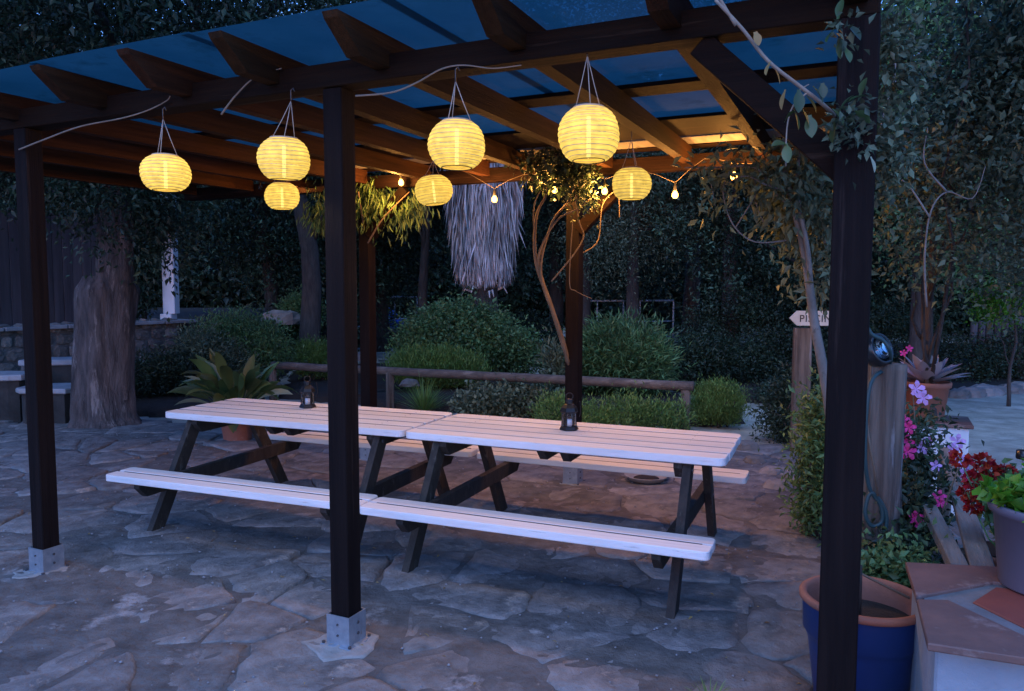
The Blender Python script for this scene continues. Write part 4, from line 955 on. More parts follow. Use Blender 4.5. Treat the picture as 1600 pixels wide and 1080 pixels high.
tree('broad_tree', 'leafy tree spreading behind the palm above the big shrub', 'tree', (1.0, 18.5, 0), 7, .2, [(0, 0, 3.6, 2.0, 1.6, 1.8), (-.5, .2, 5.8, 2.2, 1.8, 1.8), (1.6, .2, 2.6, 1.4, 1.3, 1.5), (-1.6, .4, 2.8, 1.2, 1.2, 1.2)], M['leaf_d'], 35000, 0.088, 0.042, seed=74, group=TG, cl=.25, per=34, shell=.3)
tree('broad_tree', 'grey-leaved tree with dark forked trunk behind the right railing', 'tree', (at(988, 480, 15).x, 15, 0), 6, .16, [(0, 0, 2.9, 1.1, 1.1, .9), (-.6, 0, 2.3, .9, .9, .8), (.6, 0, 3.9, 1.6, 1.3, 1.2), (-.6, .2, 4.8, 1.8, 1.4, 1.3), (1.1, -.1, 2.6, .8, .8, .7)], M['leaf_p'], 38500, 0.068, 0.025, seed=75, group=TG, cl=.2, per=20, shell=.3)
tree('dense_tree', 'dense teal-green tree between the right railing and the arrow sign', 'tree', (3.9, 14.0, 0), 6, .2, [(.3, 0, 2.4, 1.2, 1.2, 1.1), (0, .3, 3.8, 1.7, 1.4, 1.4), (.8, 0, 5.2, 2.0, 1.6, 1.5), (1.2, -.6, 1.7, .7, .7, .7)], M['leaf_d'], 35000, 0.075, 0.035, seed=76, group=TG, cl=.18, per=30, shell=.3)
tree('dense_tree', 'dark tree behind the arrow sign beside the shaded path', 'tree', (6.4, 15.5, 0), 6, .2, [(0, 0, 2.6, 1.6, 1.4, 1.7), (0, .3, 4.8, 2.0, 1.6, 1.6), (1.6, .2, 3.2, 1.4, 1.3, 1.5)], M['leaf_d'], 31500, 0.082, 0.038, seed=77, group=TG, cl=.22, per=30, shell=.3)
tree('dense_tree', 'tallest tree far behind, showing above the left half of the pergola roof', 'tree', (-3.6, 13.8, 0), 8, .2, [(0, 0, 6.0, 1.7, 1.4, 1.1), (1.4, 0, 6.5, 1.3, 1.2, .9), (-1.2, .2, 5.4, 1.2, 1.2, .9), (2.7, .3, 6.2, 1.1, 1.0, .8)], M['leaf_p'], 28000, 0.068, 0.028, seed=78, group=TG, cl=.2, per=20, shell=.35)
tree('dense_tree', 'tree whose grey-green top shows above the middle of the roof', 'tree', (1.4, 15.5, 0), 8, .2, [(0, 0, 7.0, 1.8, 1.6, 1.2), (1.8, 0, 6.4, 1.5, 1.4, 1.1), (-1.8, .2, 7.2, 1.2, 1.2, .9)], M['leaf_p'], 21000, 0.075, 0.032, seed=79, group=TG, cl=.18, per=30, shell=.35)
# right side: big tree overhanging gravel yard
tree('broad_tree', 'large leafy tree overhanging the gravel yard at the right', 'tree', (5.3, 10.2, 0), 6, .12,
     [(-.2, -.6, 3.1, 1.3, 1.1, .8), (.9, -.3, 3.0, 1.2, 1.1, .9), (0, 0, 4.5, 1.9, 1.6, 1.3), (1.6, 0, 4.3, 1.6, 1.5, 1.3), (-.9, -.8, 4.2, 1.2, 1.2, 1.1), (.3, -.6, 2.15, .8, .8, .5), (1.7, .5, 2.3, .8, .8, .6)],
     M['leaf_m'], 52500, 0.075, 0.035, seed=80, group=TG, cl=.2, per=20, shell=.3, nb=11, bark='bark2')
nt_ = tree('broad_tree', 'dense grey-green leafy tree standing nearer, just right of the near right post', 'tree', (3.0, 5.6, 0), 3.4, .05,
     [(-.15, -.8, 2.75, .55, .6, .5), (.35, -.7, 3.0, .7, .7, .6), (-.35, -1.5, 3.5, .8, .8, .5), (.75, -.4, 2.5, .6, .6, .45), (1.1, 0, 3.0, .8, .7, .7), (.1, -.4, 2.2, .42, .4, .3), (-.45, -.6, 2.35, .28, .4, .42), (1.0, .1, 2.0, .5, .5, .3), (.5, -1.6, 3.7, .8, .8, .5), (-.35, -.45, 1.85, .3, .3, .22), (.15, -.6, 1.72, .35, .3, .2), (.6, -.3, 1.75, .35, .3, .22)],
     M['leaf_p2'], 58000, .048, .024, seed=81, group=TG, cl=.11, per=18, shell=.15, nb=10, bark='bark2')
def smooth(pts, q_=5):
    Q = []; pts = [Vector(p) for p in pts]
    for i_ in range(len(pts)-1):
        for q in range(q_):
            u = q/q_; p0 = pts[max(i_-1, 0)]; p1, p2 = pts[i_], pts[i_+1]; p3 = pts[min(i_+2, len(pts)-1)]
            Q.append(.5*((2*p1)+(-p0+p2)*u+(2*p0-5*p1+4*p2-p3)*u*u+(-p0+3*p1-3*p2+p3)*u**3))
    return Q+[pts[-1]]
b = MB(); g = random.Random(77)
for k, pts in enumerate(([(1448, 480), (1445, 400), (1455, 330), (1480, 300), (1520, 310), (1540, 260)], [(1372, 230), (1385, 160), (1400, 105), (1390, 50), (1405, 20)], [(1400, 105), (1385, 70), (1375, 35)], [(1385, 160), (1410, 110), (1440, 80)], [(1480, 300), (1445, 255), (1450, 200)], [(1453, 340), (1420, 290), (1395, 275)])):
    P = [at(u, v, 4.35+.1*g.random())-Vector((3.0, 5.6, 0)) for u, v in pts]; P = smooth(P); b.tube(P, [.0065*(1-.75*i/len(P)) for i in range(len(P))], 6)
b.build('bare_twigs', M['palebark'], nt_, True)['kind'] = 'stuff'
tree('dense_tree', 'dark tree at the far right edge beyond the gravel yard', 'tree', (9.4, 14.5, 0), 6, .2, [(0, 0, 2.8, 1.8, 1.5, 1.9), (0, 0, 5.0, 2.2, 1.8, 1.8)], M['leaf_d'], 24500, 0.088, 0.042, seed=82, group=TG, cl=.24, per=34, shell=.3)
tree('young_tree', 'young tree with bright green leaves at the right edge', 'tree', (at(1585, 470, 10.8).x, 10.8, 0), 2.0, .03, [(0, 0, 1.5, .42, .4, .3), (-.2, 0, 1.3, .3, .3, .2)], M['leaf_bright'], 3150, 0.048, 0.028, seed=83, cl=.09, per=12, nb=4)
tree('dense_tree', 'dark tree beyond the board fence at the far left', 'tree', (-10.5, 14.5, .9), 6, .25, [(0, 0, 3.6, 2.2, 1.8, 1.9), (2.6, .4, 3.8, 1.9, 1.6, 1.9), (1.2, 0, 5.8, 2.4, 2.0, 1.5), (3.9, 1.0, 2.2, 1.2, 1.2, 1.4)], M['leaf_d'], 38500, 0.088, 0.042, seed=84, group=TG, cl=.24, per=34, shell=.3)
tree('dense_tree', 'dark tree behind the right half of the roof, mostly hidden by it', 'tree', (4.6, 20, 0), 8, .25, [(0, 0, 5.5, 2.6, 2, 2.2), (2.6, 0, 6.5, 2.4, 2, 2.0), (-2.4, 0, 6.6, 2, 1.8, 1.6)], M['leaf_d'], 31500, 0.102, 0.049, seed=85, group=TG, cl=.25, per=34, shell=.3)
# far wood that reads as one mass
blobs = []
g = random.Random(9)
for k in range(46):
    an = math.radians(-62+124*k/45); r_ = 27+g.uniform(-2, 3); blobs.append((r_*math.sin(an), r_*math.cos(an), g.uniform(2.0, 5.5), 2.6, 2.2, g.uniform(2.6, 3.6)))
    blobs.append((r_*math.sin(an+.02), r_*math.cos(an)+1, 1.4, 2.4, 1.8, 2.2))
fw = foliage('far_wood', M['leaf_d'], None, blobs, 190000, .24, .13, cl=.42, per=22, shell=.25, seed=90); tag(fw, 'dark far wood closing off the garden behind the trees', 'wood', kind='stuff')

# palm with skirt of dead fronds
pc = at(757, 400, 15.0)
pm = thing('palm_tree', 'palm whose trunk is hidden under a long grey skirt of dead hanging fronds', 'palm tree', (pc.x, 15, 0))
MB().tube([(0, 0, -.1), (.02, 0, 1.0), (.0, 0, 2.2), (-.03, 0, 4.2), (0, 0, 6.0)], [.30, .26, .24, .23, .2], 14).build('trunk', M['bark2'], pm, True)
g = np.random.default_rng(5); n = 12000
a = g.uniform(0, 2*math.pi, n); z0 = g.uniform(1.75, 5.9, n); R0 = (.36+.20*np.clip((z0-1.4)/2.0, 0, 1)+.20*np.clip((z0-3.0)/2.5, 0, 1))*(.6+.45*g.random(n)); 
bun = np.round(a*2.9)/2.9; a = a+(bun-a)*.35
P = np.stack([R0*np.cos(a), R0*np.sin(a), z0], 1); D = np.stack([.12*np.cos(a)+.10*g.normal(size=n), .12*np.sin(a)+.10*g.normal(size=n), -np.ones(n)], 1)
Nn = np.stack([np.cos(a)+.5*g.normal(size=n), np.sin(a)+.5*g.normal(size=n), .1*g.normal(size=n)], 1)
Lf = g.uniform(.35, .95, n); Lf = np.minimum(Lf, np.maximum(z0-1.55-.25*g.random(n), .12))
V, F = leaves(P, D, Nn, Lf, .030, .15, .1); tag(link('frond_skirt', fast_mesh('frond_skirt', V, F), M['thatch'], pm), kind='stuff')
b = MB(); gr = random.Random(6)
for k in range(20):
    a = gr.uniform(0, 6.28); zz = 1.45+.02*k; r_ = .22
    b.tube([(r_*math.cos(a), r_*math.sin(a), zz), (r_*1.7*math.cos(a), r_*1.7*math.sin(a), zz+.06), (r_*2.0*math.cos(a), r_*2.0*math.sin(a), zz-.06)], [.03, .02, .008], 5)
b.build('frond_stubs', M['thatch'], pm, True)['kind'] = 'stuff'
for k in range(26):
    a = 2*math.pi*k/26+gr.uniform(-.1, .1); el = gr.uniform(.1, 1.2)
    V_, pts, d = MB(), [], Vector((math.cos(a)*math.cos(el), math.sin(a)*math.cos(el), math.sin(el))); p = Vector((0, 0, 6.0))
    for q in range(7): pts.append(p.copy()); p = p+d*.2; d = (d+Vector((0, 0, -.05))).normalized()
    V_.tube(pts, [.02]*7, 5); end = pts[-1]; s = d.cross(Vector((0, 0, 1))).normalized()
    for q in range(-9, 10):
        dd = (d+s*q*.14).normalized(); tip = end+dd*.75+Vector((0, 0, -.15-.01*abs(q))); sd = dd.cross(Vector((0, 0, 1))).normalized()*.02
        V_.add([end-sd*.2, end+sd*.2, end.lerp(tip, .5)+sd, tip, end.lerp(tip, .5)-sd], [(0, 1, 2, 3, 4)])
    V_.build('frond', M['leaf_m'], pm)

# ------------------------------------------------------------------ climbers on the pergola
def climber(name, label, base, stems, folz, matls, n, L, Wd, seed=0, **k):
    t = thing(name, label, 'climbing plant', (base[0], base[1], 0)); o_ = Vector((base[0], base[1], 0)); b = MB(); 
    for pts, r0, r1 in stems:
        P = []
        pts = [Vector(p) for p in pts]
        for i_ in range(len(pts)-1):
            for q in range(6):
                u = q/6; p0 = pts[max(i_-1, 0)]; p1, p2 = pts[i_], pts[i_+1]; p3 = pts[min(i_+2, len(pts)-1)]
                P.append(.5*((2*p1)+(-p0+p2)*u+(2*p0-5*p1+4*p2-p3)*u*u+(-p0+3*p1-3*p2+p3)*u**3))
        P.append(pts[-1]); m = len(P)
        b.tube([p-o_ for p in P], [r0+(r1-r0)*i_/(m-1) for i_ in range(m)], 7)
    b.build('stems', M[matls[0]], t, True)
    if n: foliage('foliage', M[matls[1]], t, [(f_[0]-base[0], f_[1]-base[1])+tuple(f_[2:]) for f_ in folz], n, L, Wd, seed=seed, **k)
    return t
def A(u, v, d): return at(u, v, d)
D0 = 6.02
climber('climbing_vine', 'twisting bare vine stems with a leafy top beside the rear post', (A(886, 600, D0).x, D0),
        [([A(893, 700, D0+.32), A(889, 575, D0+.30), A(862, 480, D0+.1), A(838, 410, D0), A(838, 340, D0), A(855, 300, D0), A(850, 262, D0)], .022, .007),
         ([A(889, 570, D0+.28), A(868, 500, D0+.1), A(845, 425, D0), A(862, 350, D0-.05), A(888, 315, D0), A(912, 270, D0)], .015, .006),
         ([A(884, 555, D0+.25), A(852, 450, D0+.1), A(842, 400, D0-.05), A(870, 345, D0-.06), A(905, 325, D0-.1), A(935, 300, D0-.05)], .012, .005),
         ([A(862, 440, D0-.1), A(895, 400, D0-.12), A(912, 370, D0-.1), A(905, 345, D0-.1), A(900, 300, D0-.1), A(915, 265, D0-.1)], .006, .004),
         ([A(895, 345, D0-.12), A(890, 440, D0-.12), A(900, 455, D0-.1), A(925, 467, D0)], .004, .003),
         ([A(912, 395, D0-.05), A(935, 375, D0), A(942, 320, D0), A(965, 300, D0), A(968, 340, D0)], .005, .003),
         ([A(836, 380, D0), A(835, 320, D0-.05), A(855, 280, D0), A(840, 262, D0)], .006, .003)],
        [(A(868, 262, D0).x, D0-.05, A(868, 262, D0).z, .26, .14, .10), (A(895, 280, D0).x, D0-.06, A(895, 280, D0).z, .14, .12, .13), (A(915, 305, D0).x, D0-.05, A(915, 300, D0).z, .06, .08, .14)],
        ('stem', 'leaf_d'), 1900, .045, .022, cl=.05, per=10, seed=101, droop=.4)
D1 = 7.0
climber('climbing_vine', 'drooping yellow-green climber on the rear post behind the middle post', (A(570, 600, D1).x, D1),
        [([A(572, 700, D1+.3), A(570, 500, D1+.3), A(572, 390, D1+.25), A(560, 300, D1-.1)], .014, .008), ([A(575, 380, D1-.1), A(600, 340, D1-.15), A(640, 300, D1-.1)], .008, .004)],
        [(A(575, 318, D1).x, D1+.12, A(575, 312, D1).z, .15, .12, .14), (A(615, 325, D1).x, D1+.15, A(612, 316, D1).z, .17, .12, .10), (A(520, 330, D1).x, D1-.12, A(500, 330, D1).z, .12, .12, .12), (A(640, 315, D1).x, D1+.15, A(640, 310, D1).z, .1, .1, .1)],
        ('stem', 'leaf_m'), 1900, .085, .014, cl=.07, per=12, seed=102, droop=2.2)
# right-hand climber: pale mottled trunk leaning up to the beam, hanging leaves
D2 = 4.5
climber('climbing_tree', 'pale mottled climber trunk rising left of the near right post to the roof', (A(1290, 600, D2).x, D2),
        [([A(1318, 790, D2), A(1292, 610, D2), A(1272, 500, D2), A(1258, 400, D2), A(1240, 320, D2), A(1225, 255, D2), A(1230, 180, D2)], .034, .012),
         ([A(1268, 470, D2), A(1262, 390, D2-.04), A(1246, 300, D2-.05), A(1250, 230, D2-.05)], .018, .008),
         ([A(1245, 330, D2), A(1210, 300, D2), A(1180, 262, D2), A(1120, 262, D2+.1), A(1070, 262, D2+.2)], .010, .004),
         ([A(1240, 300, D2), A(1200, 290, D2-.1), A(1165, 275, D2), A(1130, 290, D2)], .007, .003),
         ([A(1235, 375, D2), A(1180, 378, D2), A(1145, 350, D2), A(1130, 300, D2), A(1140, 268, D2)], .005, .003),
         ([A(1150, 355, D2+.02), A(1175, 315, D2), A(1190, 285, D2)], .004, .003),
         ([A(1200, 360, D2), A(1182, 320, D2), A(1180, 280, D2)], .004, .002),
         ([A(1105, 262, D2+.1), A(1112, 290, D2+.1), A(1118, 322, D2+.1)], .004, .002),
         ([A(1290, 380, D2), A(1310, 300, D2+.1), A(1290, 230, D2+.1)], .010, .005)],
        [(A(1235, 280, D2).x, D2, A(1235, 280, D2).z, .16, .15, .2), (A(1150, 268, D2).x, D2, A(1150, 268, D2).z, .22, .1, .05), (A(1275, 330, D2).x, D2+.1, A(1275, 330, D2).z, .14, .15, .3), (A(1290, 430, D2).x, D2+.1, A(1280, 420, D2).z, .07, .1, .16), (A(1115, 300, D2).x, D2, A(1115, 300, D2).z, .04, .06, .1)],
        ('palebark', 'leaf_p'), 2200, .065, .026, cl=.08, per=8, seed=103, droop=.8)
# nearer vine twig with hanging leaves crossing under the front beam
D3 = 2.42
vt = climber('climbing_vine', 'long bare vine twig slanting across the front beam, with yellowing leaves near its end', (A(1300, 180, D3).x, D3),
        [([A(1118, 0, D3), A(1160, 45, D3), A(1200, 95, D3), A(1250, 135, D3), A(1288, 165, D3+.02), A(1310, 190, D3+.16), A(1330, 240, D3+.22)], .005, .007),
         ([A(1262, 145, D3), A(1240, 165, D3), A(1230, 200, D3), A(1228, 260, D3)], .003, .002),
         ([A(1250, 140, D3), A(1264, 132, D3)], .002, .0015),
         ([A(1150, 40, D3), A(1100, -40, D3), A(1050, -90, D3)], .005, .003)], [], ('twig', 'leaf_p'), 0, 0, 0)
o_ = Vector((A(1300, 180, D3).x, D3, 0)); g = random.Random(8)
for (u, v, du, dv, L_, m_) in ((1180, 50, .3, -1, .045, 'leaf_y'), (1205, 95, -.5, -1, .05, 'leaf_y'), (1212, 110, .3, -1, .045, 'leaf_y'), (1228, 140, -.2, -1, .06, 'leaf_y'), (1248, 140, 0, -1, .07, 'leaf_big'), (1260, 150, .6, -.8, .06, 'leaf_big'), (1242, 175, -.8, -.5, .05, 'leaf_big'),
        (1240, 170, .2, -1, .07, 'leaf_big'), (1255, 172, .3, -1, .06, 'leaf_big'), (1265, 180, .1, -1, .07, 'leaf_big'), (1228, 225, -.9, .1, .05, 'leaf_big'), (1228, 225, .1, -1, .06, 'leaf_big'), (1285, 130, 0, -1, .05, 'leaf_big'), (1270, 135, .5, -.7, .06, 'leaf_big'),
        (1300, 170, .5, -.6, .06, 'leaf_big'), (1312, 175, .3, .6, .06, 'leaf_big'), (1325, 160, .6, .4, .06, 'leaf_big'), (1335, 175, .5, -.3, .06, 'leaf_big'), (1345, 150, .2, .8, .06, 'leaf_big'), (1305, 190, -.2, -.9, .07, 'leaf_big'), (1360, 245, .3, -.9, .05, 'leaf_pale'),
        (1315, 60, 0, -1, .06, 'leaf_big'), (1325, 40, .5, -.5, .06, 'leaf_big'), (1305, 45, -.5, -.5, .06, 'leaf_big'), (1320, 75, .3, -.9, .05, 'leaf_big'), (1310, 30, .1, .8, .06, 'leaf_big')):
    big_leaf(A(u, v, D3-.02)-o_, (du, g.uniform(-.4, .1), dv), L_*1.0, L_*.5, 1.2, M[m_], vt, .12, int(u), twist=g.uniform(-1, 1))
foliage('foliage', M['leaf_p2'], vt, [tuple(A(1322, 190, D3+.02)-o_)+(.05, .05, .05), tuple(A(1345, 210, D3+.05)-o_)+(.05, .05, .07), tuple(A(1316, 60, D3-.02)-o_)+(.03, .04, .06), tuple(A(1340, 160, D3)-o_)+(.035, .03, .03), tuple(A(1385, 240, D3+.2)-o_)+(.07, .08, .18), tuple(A(1395, 90, D3+.3)-o_)+(.08, .1, .2)], 1500, .030, .016, cl=.03, per=8, seed=120, shell=.2, droop=.3)
# dry twigs on the front beam
def twig(name, label, pts, r0, ly=-.02):
    P = [on_plane(u, v, ly) for u, v in pts]; o_ = P[0]; m = len(P); b = MB(); Q = []
    for i_ in range(m-1):
        for q in range(5):
            u = q/5; p0 = P[max(i_-1, 0)]; p1, p2 = P[i_], P[i_+1]; p3 = P[min(i_+2, m-1)]
            Q.append(.5*((2*p1)+(-p0+p2)*u+(2*p0-5*p1+4*p2-p3)*u*u+(-p0+3*p1-3*p2+p3)*u**3)-o_)
    Q.append(P[-1]-o_); b.tube(Q, [r0*(1-.5*i_/len(Q)) for i_ in range(len(Q))], 6)
    o = b.build(name, M['twig'], None, True); o.location = o_; tag(o, label, 'twig', 'dry climber twigs along the front beam')
twig('dry_twig', 'long bare twig sagging below the beam at the left, beside the leftmost lantern', [(30, 234), (70, 218), (125, 198), (190, 185), (230, 173), (260, 158), (266, 150)], .0045)
twig('dry_twig', 'curved twig crossing the beam left of the middle post', [(346, 179), (368, 150), (400, 120), (440, 107)], .0045)
twig('dry_twig', 'wavy twig along the beam just right of the middle post', [(556, 150), (610, 145), (650, 130), (690, 108), (725, 102), (770, 107), (815, 102)], .0042)

# ------------------------------------------------------------------ arrow sign
sp_ = at(1254, 560, 7.6)
sg = thing('arrow_sign', 'white arrow board reading PISCINA on a wooden post, pointing left', 'sign', (sp_.x, 7.6, 0), math.radians(-4))
MB().box(-.085, .085, -.02, .05, -.1, 1.22, .008).build('post', M['log'], sg)
z0, z1 = 1.245, 1.388; zc = (z0+z1)/2
vs = []
for y in (-.045, -.022):
    for (x, z) in ((-.145, zc), (-.075, z1), (.36, z1), (.40, zc), (.36, z0), (-.075, z0)): vs.append((x, y, z))
ab = MB().add(vs, [(5, 4, 3, 2, 1, 0), (6, 7, 8, 9, 10, 11)]+[(i_, (i_+1) % 6, (i_+1) % 6+6, i_+6) for i_ in range(6)]).build('arrow_board', M['sign'], sg)
cu = bpy.data.curves.new('lettering', 'FONT'); cu.body = 'PISCINA'; cu.size = .098; cu.extrude = .0012; cu.space_character = 1.08
to = bpy.data.objects.new('tmp', cu); C.objects.link(to); dg = bpy.context.evaluated_depsgraph_get(); dg.update()
me = bpy.data.meshes.new_from_object(to.evaluated_get(dg)); bpy.data.objects.remove(to)
lt = link('lettering', me, None, ab); me.materials.clear(); me.materials.append(M['ink']); lt.location = (-.055, -.0465, zc-.036); lt.rotation_euler = (math.radians(90), 0, 0)

# ------------------------------------------------------------------ right foreground: masonry planter, pots, flowers
def pgl(lx, ly, z=0): return pg(lx, ly, z)
pl = thing('masonry_planter', 'white rendered garden pier capped with terracotta tiles in the right foreground', 'planter', pgl(2.262, -.19), PA+math.radians(3.7))
MB().box(.02, 1.3, .02, .68, -.05, .578, .008).build('rendered_wall', M['render'], pl)
def tile(x0, x1, y0, y1, z0=.580, th=.024, m='tile', tilt=0): 
    P = [(x0, y0), (x1, y0), (x1, y1), (x0, y1)]; MB().prism(P, z0, z0+th, .006).build('cap_tile', M[m], pl)
def at_z(u, v, z): d = at(u, v, 1.0)-Vector((0, 0, H)); return Vector((0, 0, H))+d*((z-H)/d.z)
plI = Matrix.Translation(pl.location) @ Matrix.Rotation(pl.rotation_euler[2], 4, 'Z'); plI.invert()
def ptile(pts, z0, z1, m):
    P = [plI @ at_z(u, v, z1) for u, v in pts]; P = [(p.x, p.y) for p in P]
    ar = sum(P[i-1][0]*P[i][1]-P[i][0]*P[i-1][1] for i in range(len(P)))
    if ar < 0: P.reverse()
    MB().prism(P, z0, z1, .004).build('cap_tile', M[m], pl)
ptile([(1415, 878), (1432, 932), (1552, 909), (1722, 934), (1720, 893)], .580, .604, 'tile')
ptile([(1433, 936), (1450, 1005), (1728, 1047), (1700, 1039), (1482, 937)], .580, .604, 'tile')
ptile([(1520, 940), (1556, 917), (1720, 943), (1740, 1046), (1712, 1034)], .588, .599, 'tile_red')
MB().box(.02, .95, .012, .69, .570, .5925, .0).build('grout', M['slab_dark'], pl)
# lilac pot on planter
c = at(1640, 930, 2.60)
lp = thing('potted_plant', 'lilac-grey plastic pot of bright green leaves on the tiled pier, right edge', 'potted plant', (c.x, 2.60, .603))
pot(lp, .185, .285, M['lilacpot'], 0, .012, .80, hrim=.035)
foliage('foliage', M['leaf_bright'], lp, [(-.13, 0, .31, .06, .1, .035), (0, 0, .33, .12, .12, .05), (-.04, -.05, .31, .09, .08, .04)], 900, .04, .04, cl=.02, per=10, out=.5, updir=.5, seed=110, shell=.2)
# red geranium behind it
c = at(1568, 735, 3.05)
gm = thing('geranium', 'red geranium with dark red flower heads behind the lilac pot', 'flower', (c.x+.05, 3.05, .35))
tz = c.z-.35
pot(gm, .13, .22, M['terra'])
foliage('foliage', M['leaf_m'], gm, [(0, 0, tz-.10, .08, .12, .09), (.03, 0, tz-.2, .08, .12, .1)], 1300, .034, .032, cl=.03, per=8, seed=111)
def heads(parent, name, spots, m, r_, n=34, seed=0):
    g = np.random.default_rng(seed)
    for s_ in spots:
        d = unit(g.normal(size=(n, 3))); P = np.array(s_)+d*r_*.55; V, F = leaves(P, d+.5*g.normal(size=d.shape), unit(g.normal(size=d.shape)), r_*.75, r_*.7, .2, .2); link(name, fast_mesh(name, V, F), M[m], parent)
base = Vector((gm.location.x, 3.05, .35))
heads(gm, 'flower_head', [tuple(at(u, v, 3.05)-base) for u, v in ((1534, 722), (1520, 748), (1572, 740), (1512, 772), (1549, 734), (1500, 716), (1522, 790))], 'red', .036, 50, 3)
b = MB()
for u, v in ((1534, 722), (1520, 748), (1572, 740), (1512, 772), (1500, 716)): e = at(u, v, 3.05)-base; b.tube([(0, 0, .18), (e.x*.5, 0, e.z*.6), e], .003, 5)
b.build('stems', M['leaf_m'], gm, True)
# mandevilla with pink flowers
mb = (at(1440, 800, 3.9).x, 3.9)
mv = thing('flowering_vine', 'bushy plant with pink and magenta trumpet flowers between the posts and boards', 'flower', (mb[0], mb[1], 0))
o_ = Vector((mb[0], mb[1], 0))
def BF(u, v, y, rx, ry, rz): q = at(u, v, y)-o_; return (q.x, q.y, q.z, rx, ry, rz)
foliage('foliage', M['leaf_d'], mv, [BF(1412, 790, 3.8, .10, .15, .18), BF(1422, 740, 4.0, .10, .15, .15), BF(1418, 690, 4.0, .07, .12, .12), BF(1425, 845, 3.7, .10, .15, .10), BF(1395, 870, 3.5, .12, .15, .12), BF(1450, 665, 4.2, .06, .1, .05)], 4600, .042, .02, cl=.06, per=8, seed=112, shell=.2)
def trumpet(u, v, y, r_, m, seed):
    r_ *= .8; g = random.Random(seed); q = at(u, v, y)-o_; fo = MB(); f_ = Vector((g.uniform(-.7, .2), -1, g.uniform(-.1, .5))).normalized(); u1 = f_.orthogonal().normalized(); u2 = f_.cross(u1)
    for k in range(5):
        a = 2*math.pi*k/5+g.uniform(-.1, .1); rd = u1*math.cos(a)+u2*math.sin(a); sd = f_.cross(rd)
        fo.add([q, q+rd*r_*.6+sd*r_*.33+f_*r_*.22, q+rd*r_+sd*r_*.12+f_*r_*.2, q+rd*r_*.98-sd*r_*.2+f_*r_*.12, q+rd*r_*.55-sd*r_*.3+f_*r_*.25], [(0, 1, 2, 3, 4)])
    fo.tube([q-f_*r_*.9, q], [r_*.12, r_*.2], 6); fo.build('flower', M[m], mv)
for k, (u, v, y, r_, m) in enumerate(((1432, 608, 3.9, .055, 'lilac'), (1443, 622, 3.85, .05, 'lilac'), (1413, 657, 3.9, .04, 'pink'), (1420, 668, 3.85, .045, 'pink'), (1416, 690, 3.9, .05, 'pink'), (1418, 706, 3.85, .055, 'pink'), (1440, 700, 3.9, .045, 'lilac'), (1450, 690, 4.0, .035, 'lilac'),
        (1468, 776, 3.7, .04, 'pink'), (1470, 786, 3.65, .035, 'pink'), (1430, 808, 3.6, .045, 'pink'), (1438, 816, 3.6, .04, 'pink'), (1462, 728, 3.7, .035, 'lilac'), (1496, 690, 4.0, .05, 'lilac'), (1505, 722, 3.3, .04, 'lilac'), (1508, 738, 3.3, .04, 'lilac'), (1490, 702, 4.0, .04, 'lilac'), (1421, 545, 5.0, .03, 'pink'), (1412, 552, 5.0, .03, 'pink'))): trumpet(u, v, y, r_, m, k)
b = MB()
for u, v, y in ((1432, 608, 3.9), (1416, 690, 3.9), (1468, 776, 3.7), (1430, 808, 3.6), (1496, 690, 4.0), (1505, 722, 3.4), (1418, 548, 5.0)):
    e = at(u, v, y)-o_; b.tube([(-.1, -.05, .0), (e.x*.3, e.y*.4, e.z*.55), e+Vector((0, .03, -.03))], [.007, .005, .003], 5)
b.build('stems', M['stem'], mv, True)
# grey boards of the low barrier between the two piers
brd = thing('board_ledge', 'weathered grey boards laid as a ledge between the tiled pier and the succulent pot', 'ledge', pgl(2.42, .52), PA)
bI = Matrix.Translation(brd.location) @ Matrix.Rotation(PA, 4, 'Z'); bI.invert()
def zb_(u, v, z=.6): return bI @ at_z(u, v, z)
MB().beam(zb_(1536, 892, .585), zb_(1478, 702, .585), .082, .032, .005).build('board', M['board'], brd)
MB().beam(zb_(1500, 892, .57), zb_(1452, 796, .565), .062, .05, .005).build('board', M['board'], brd)
for u, v in ((1520, 860), (1478, 712)):
    q = zb_(u, v, .57); MB().box(q.x-.04, q.x+.04, q.y-.04, q.y+.04, -.02, .565, .005).build('leg', M['log'], brd)
# far pier with succulent pot
c = at(1462, 655, 5.6); 
p2 = thing('masonry_pier', 'small white pier with terracotta cap holding the succulent pot', 'pier', (c.x, 5.6, 0), PA)
zt = c.z
MB().box(-.20, .20, -.16, .20, -.05, zt-.03, .006).build('rendered_wall', M['white'], p2)
MB().prism([(-.225, -.185), (.225, -.185), (.225, .225), (-.225, .225)], zt-.028, zt, .006).build('cap_tile', M['tile'], p2)
c2 = at(1452, 650, 5.6)
sp2 = thing('potted_plant', 'pinkish grey succulent rosette in a terracotta pot on the small white pier', 'potted plant', (c2.x, 5.65, zt))
pot(sp2, .155, .27, M['terra'], 0, .008, .74)
g = random.Random(12)
for k in range(34):
    a = k*2.4; el = .25+1.15*(k/34); L_ = .31-.10*(k/34)
    big_leaf((.02*math.cos(a), .02*math.sin(a), .25), (math.cos(a)*math.cos(el), math.sin(a)*math.cos(el), math.sin(el)), L_*g.uniform(.85, 1.1), .085, .25, M['succ'], sp2, .02, k)
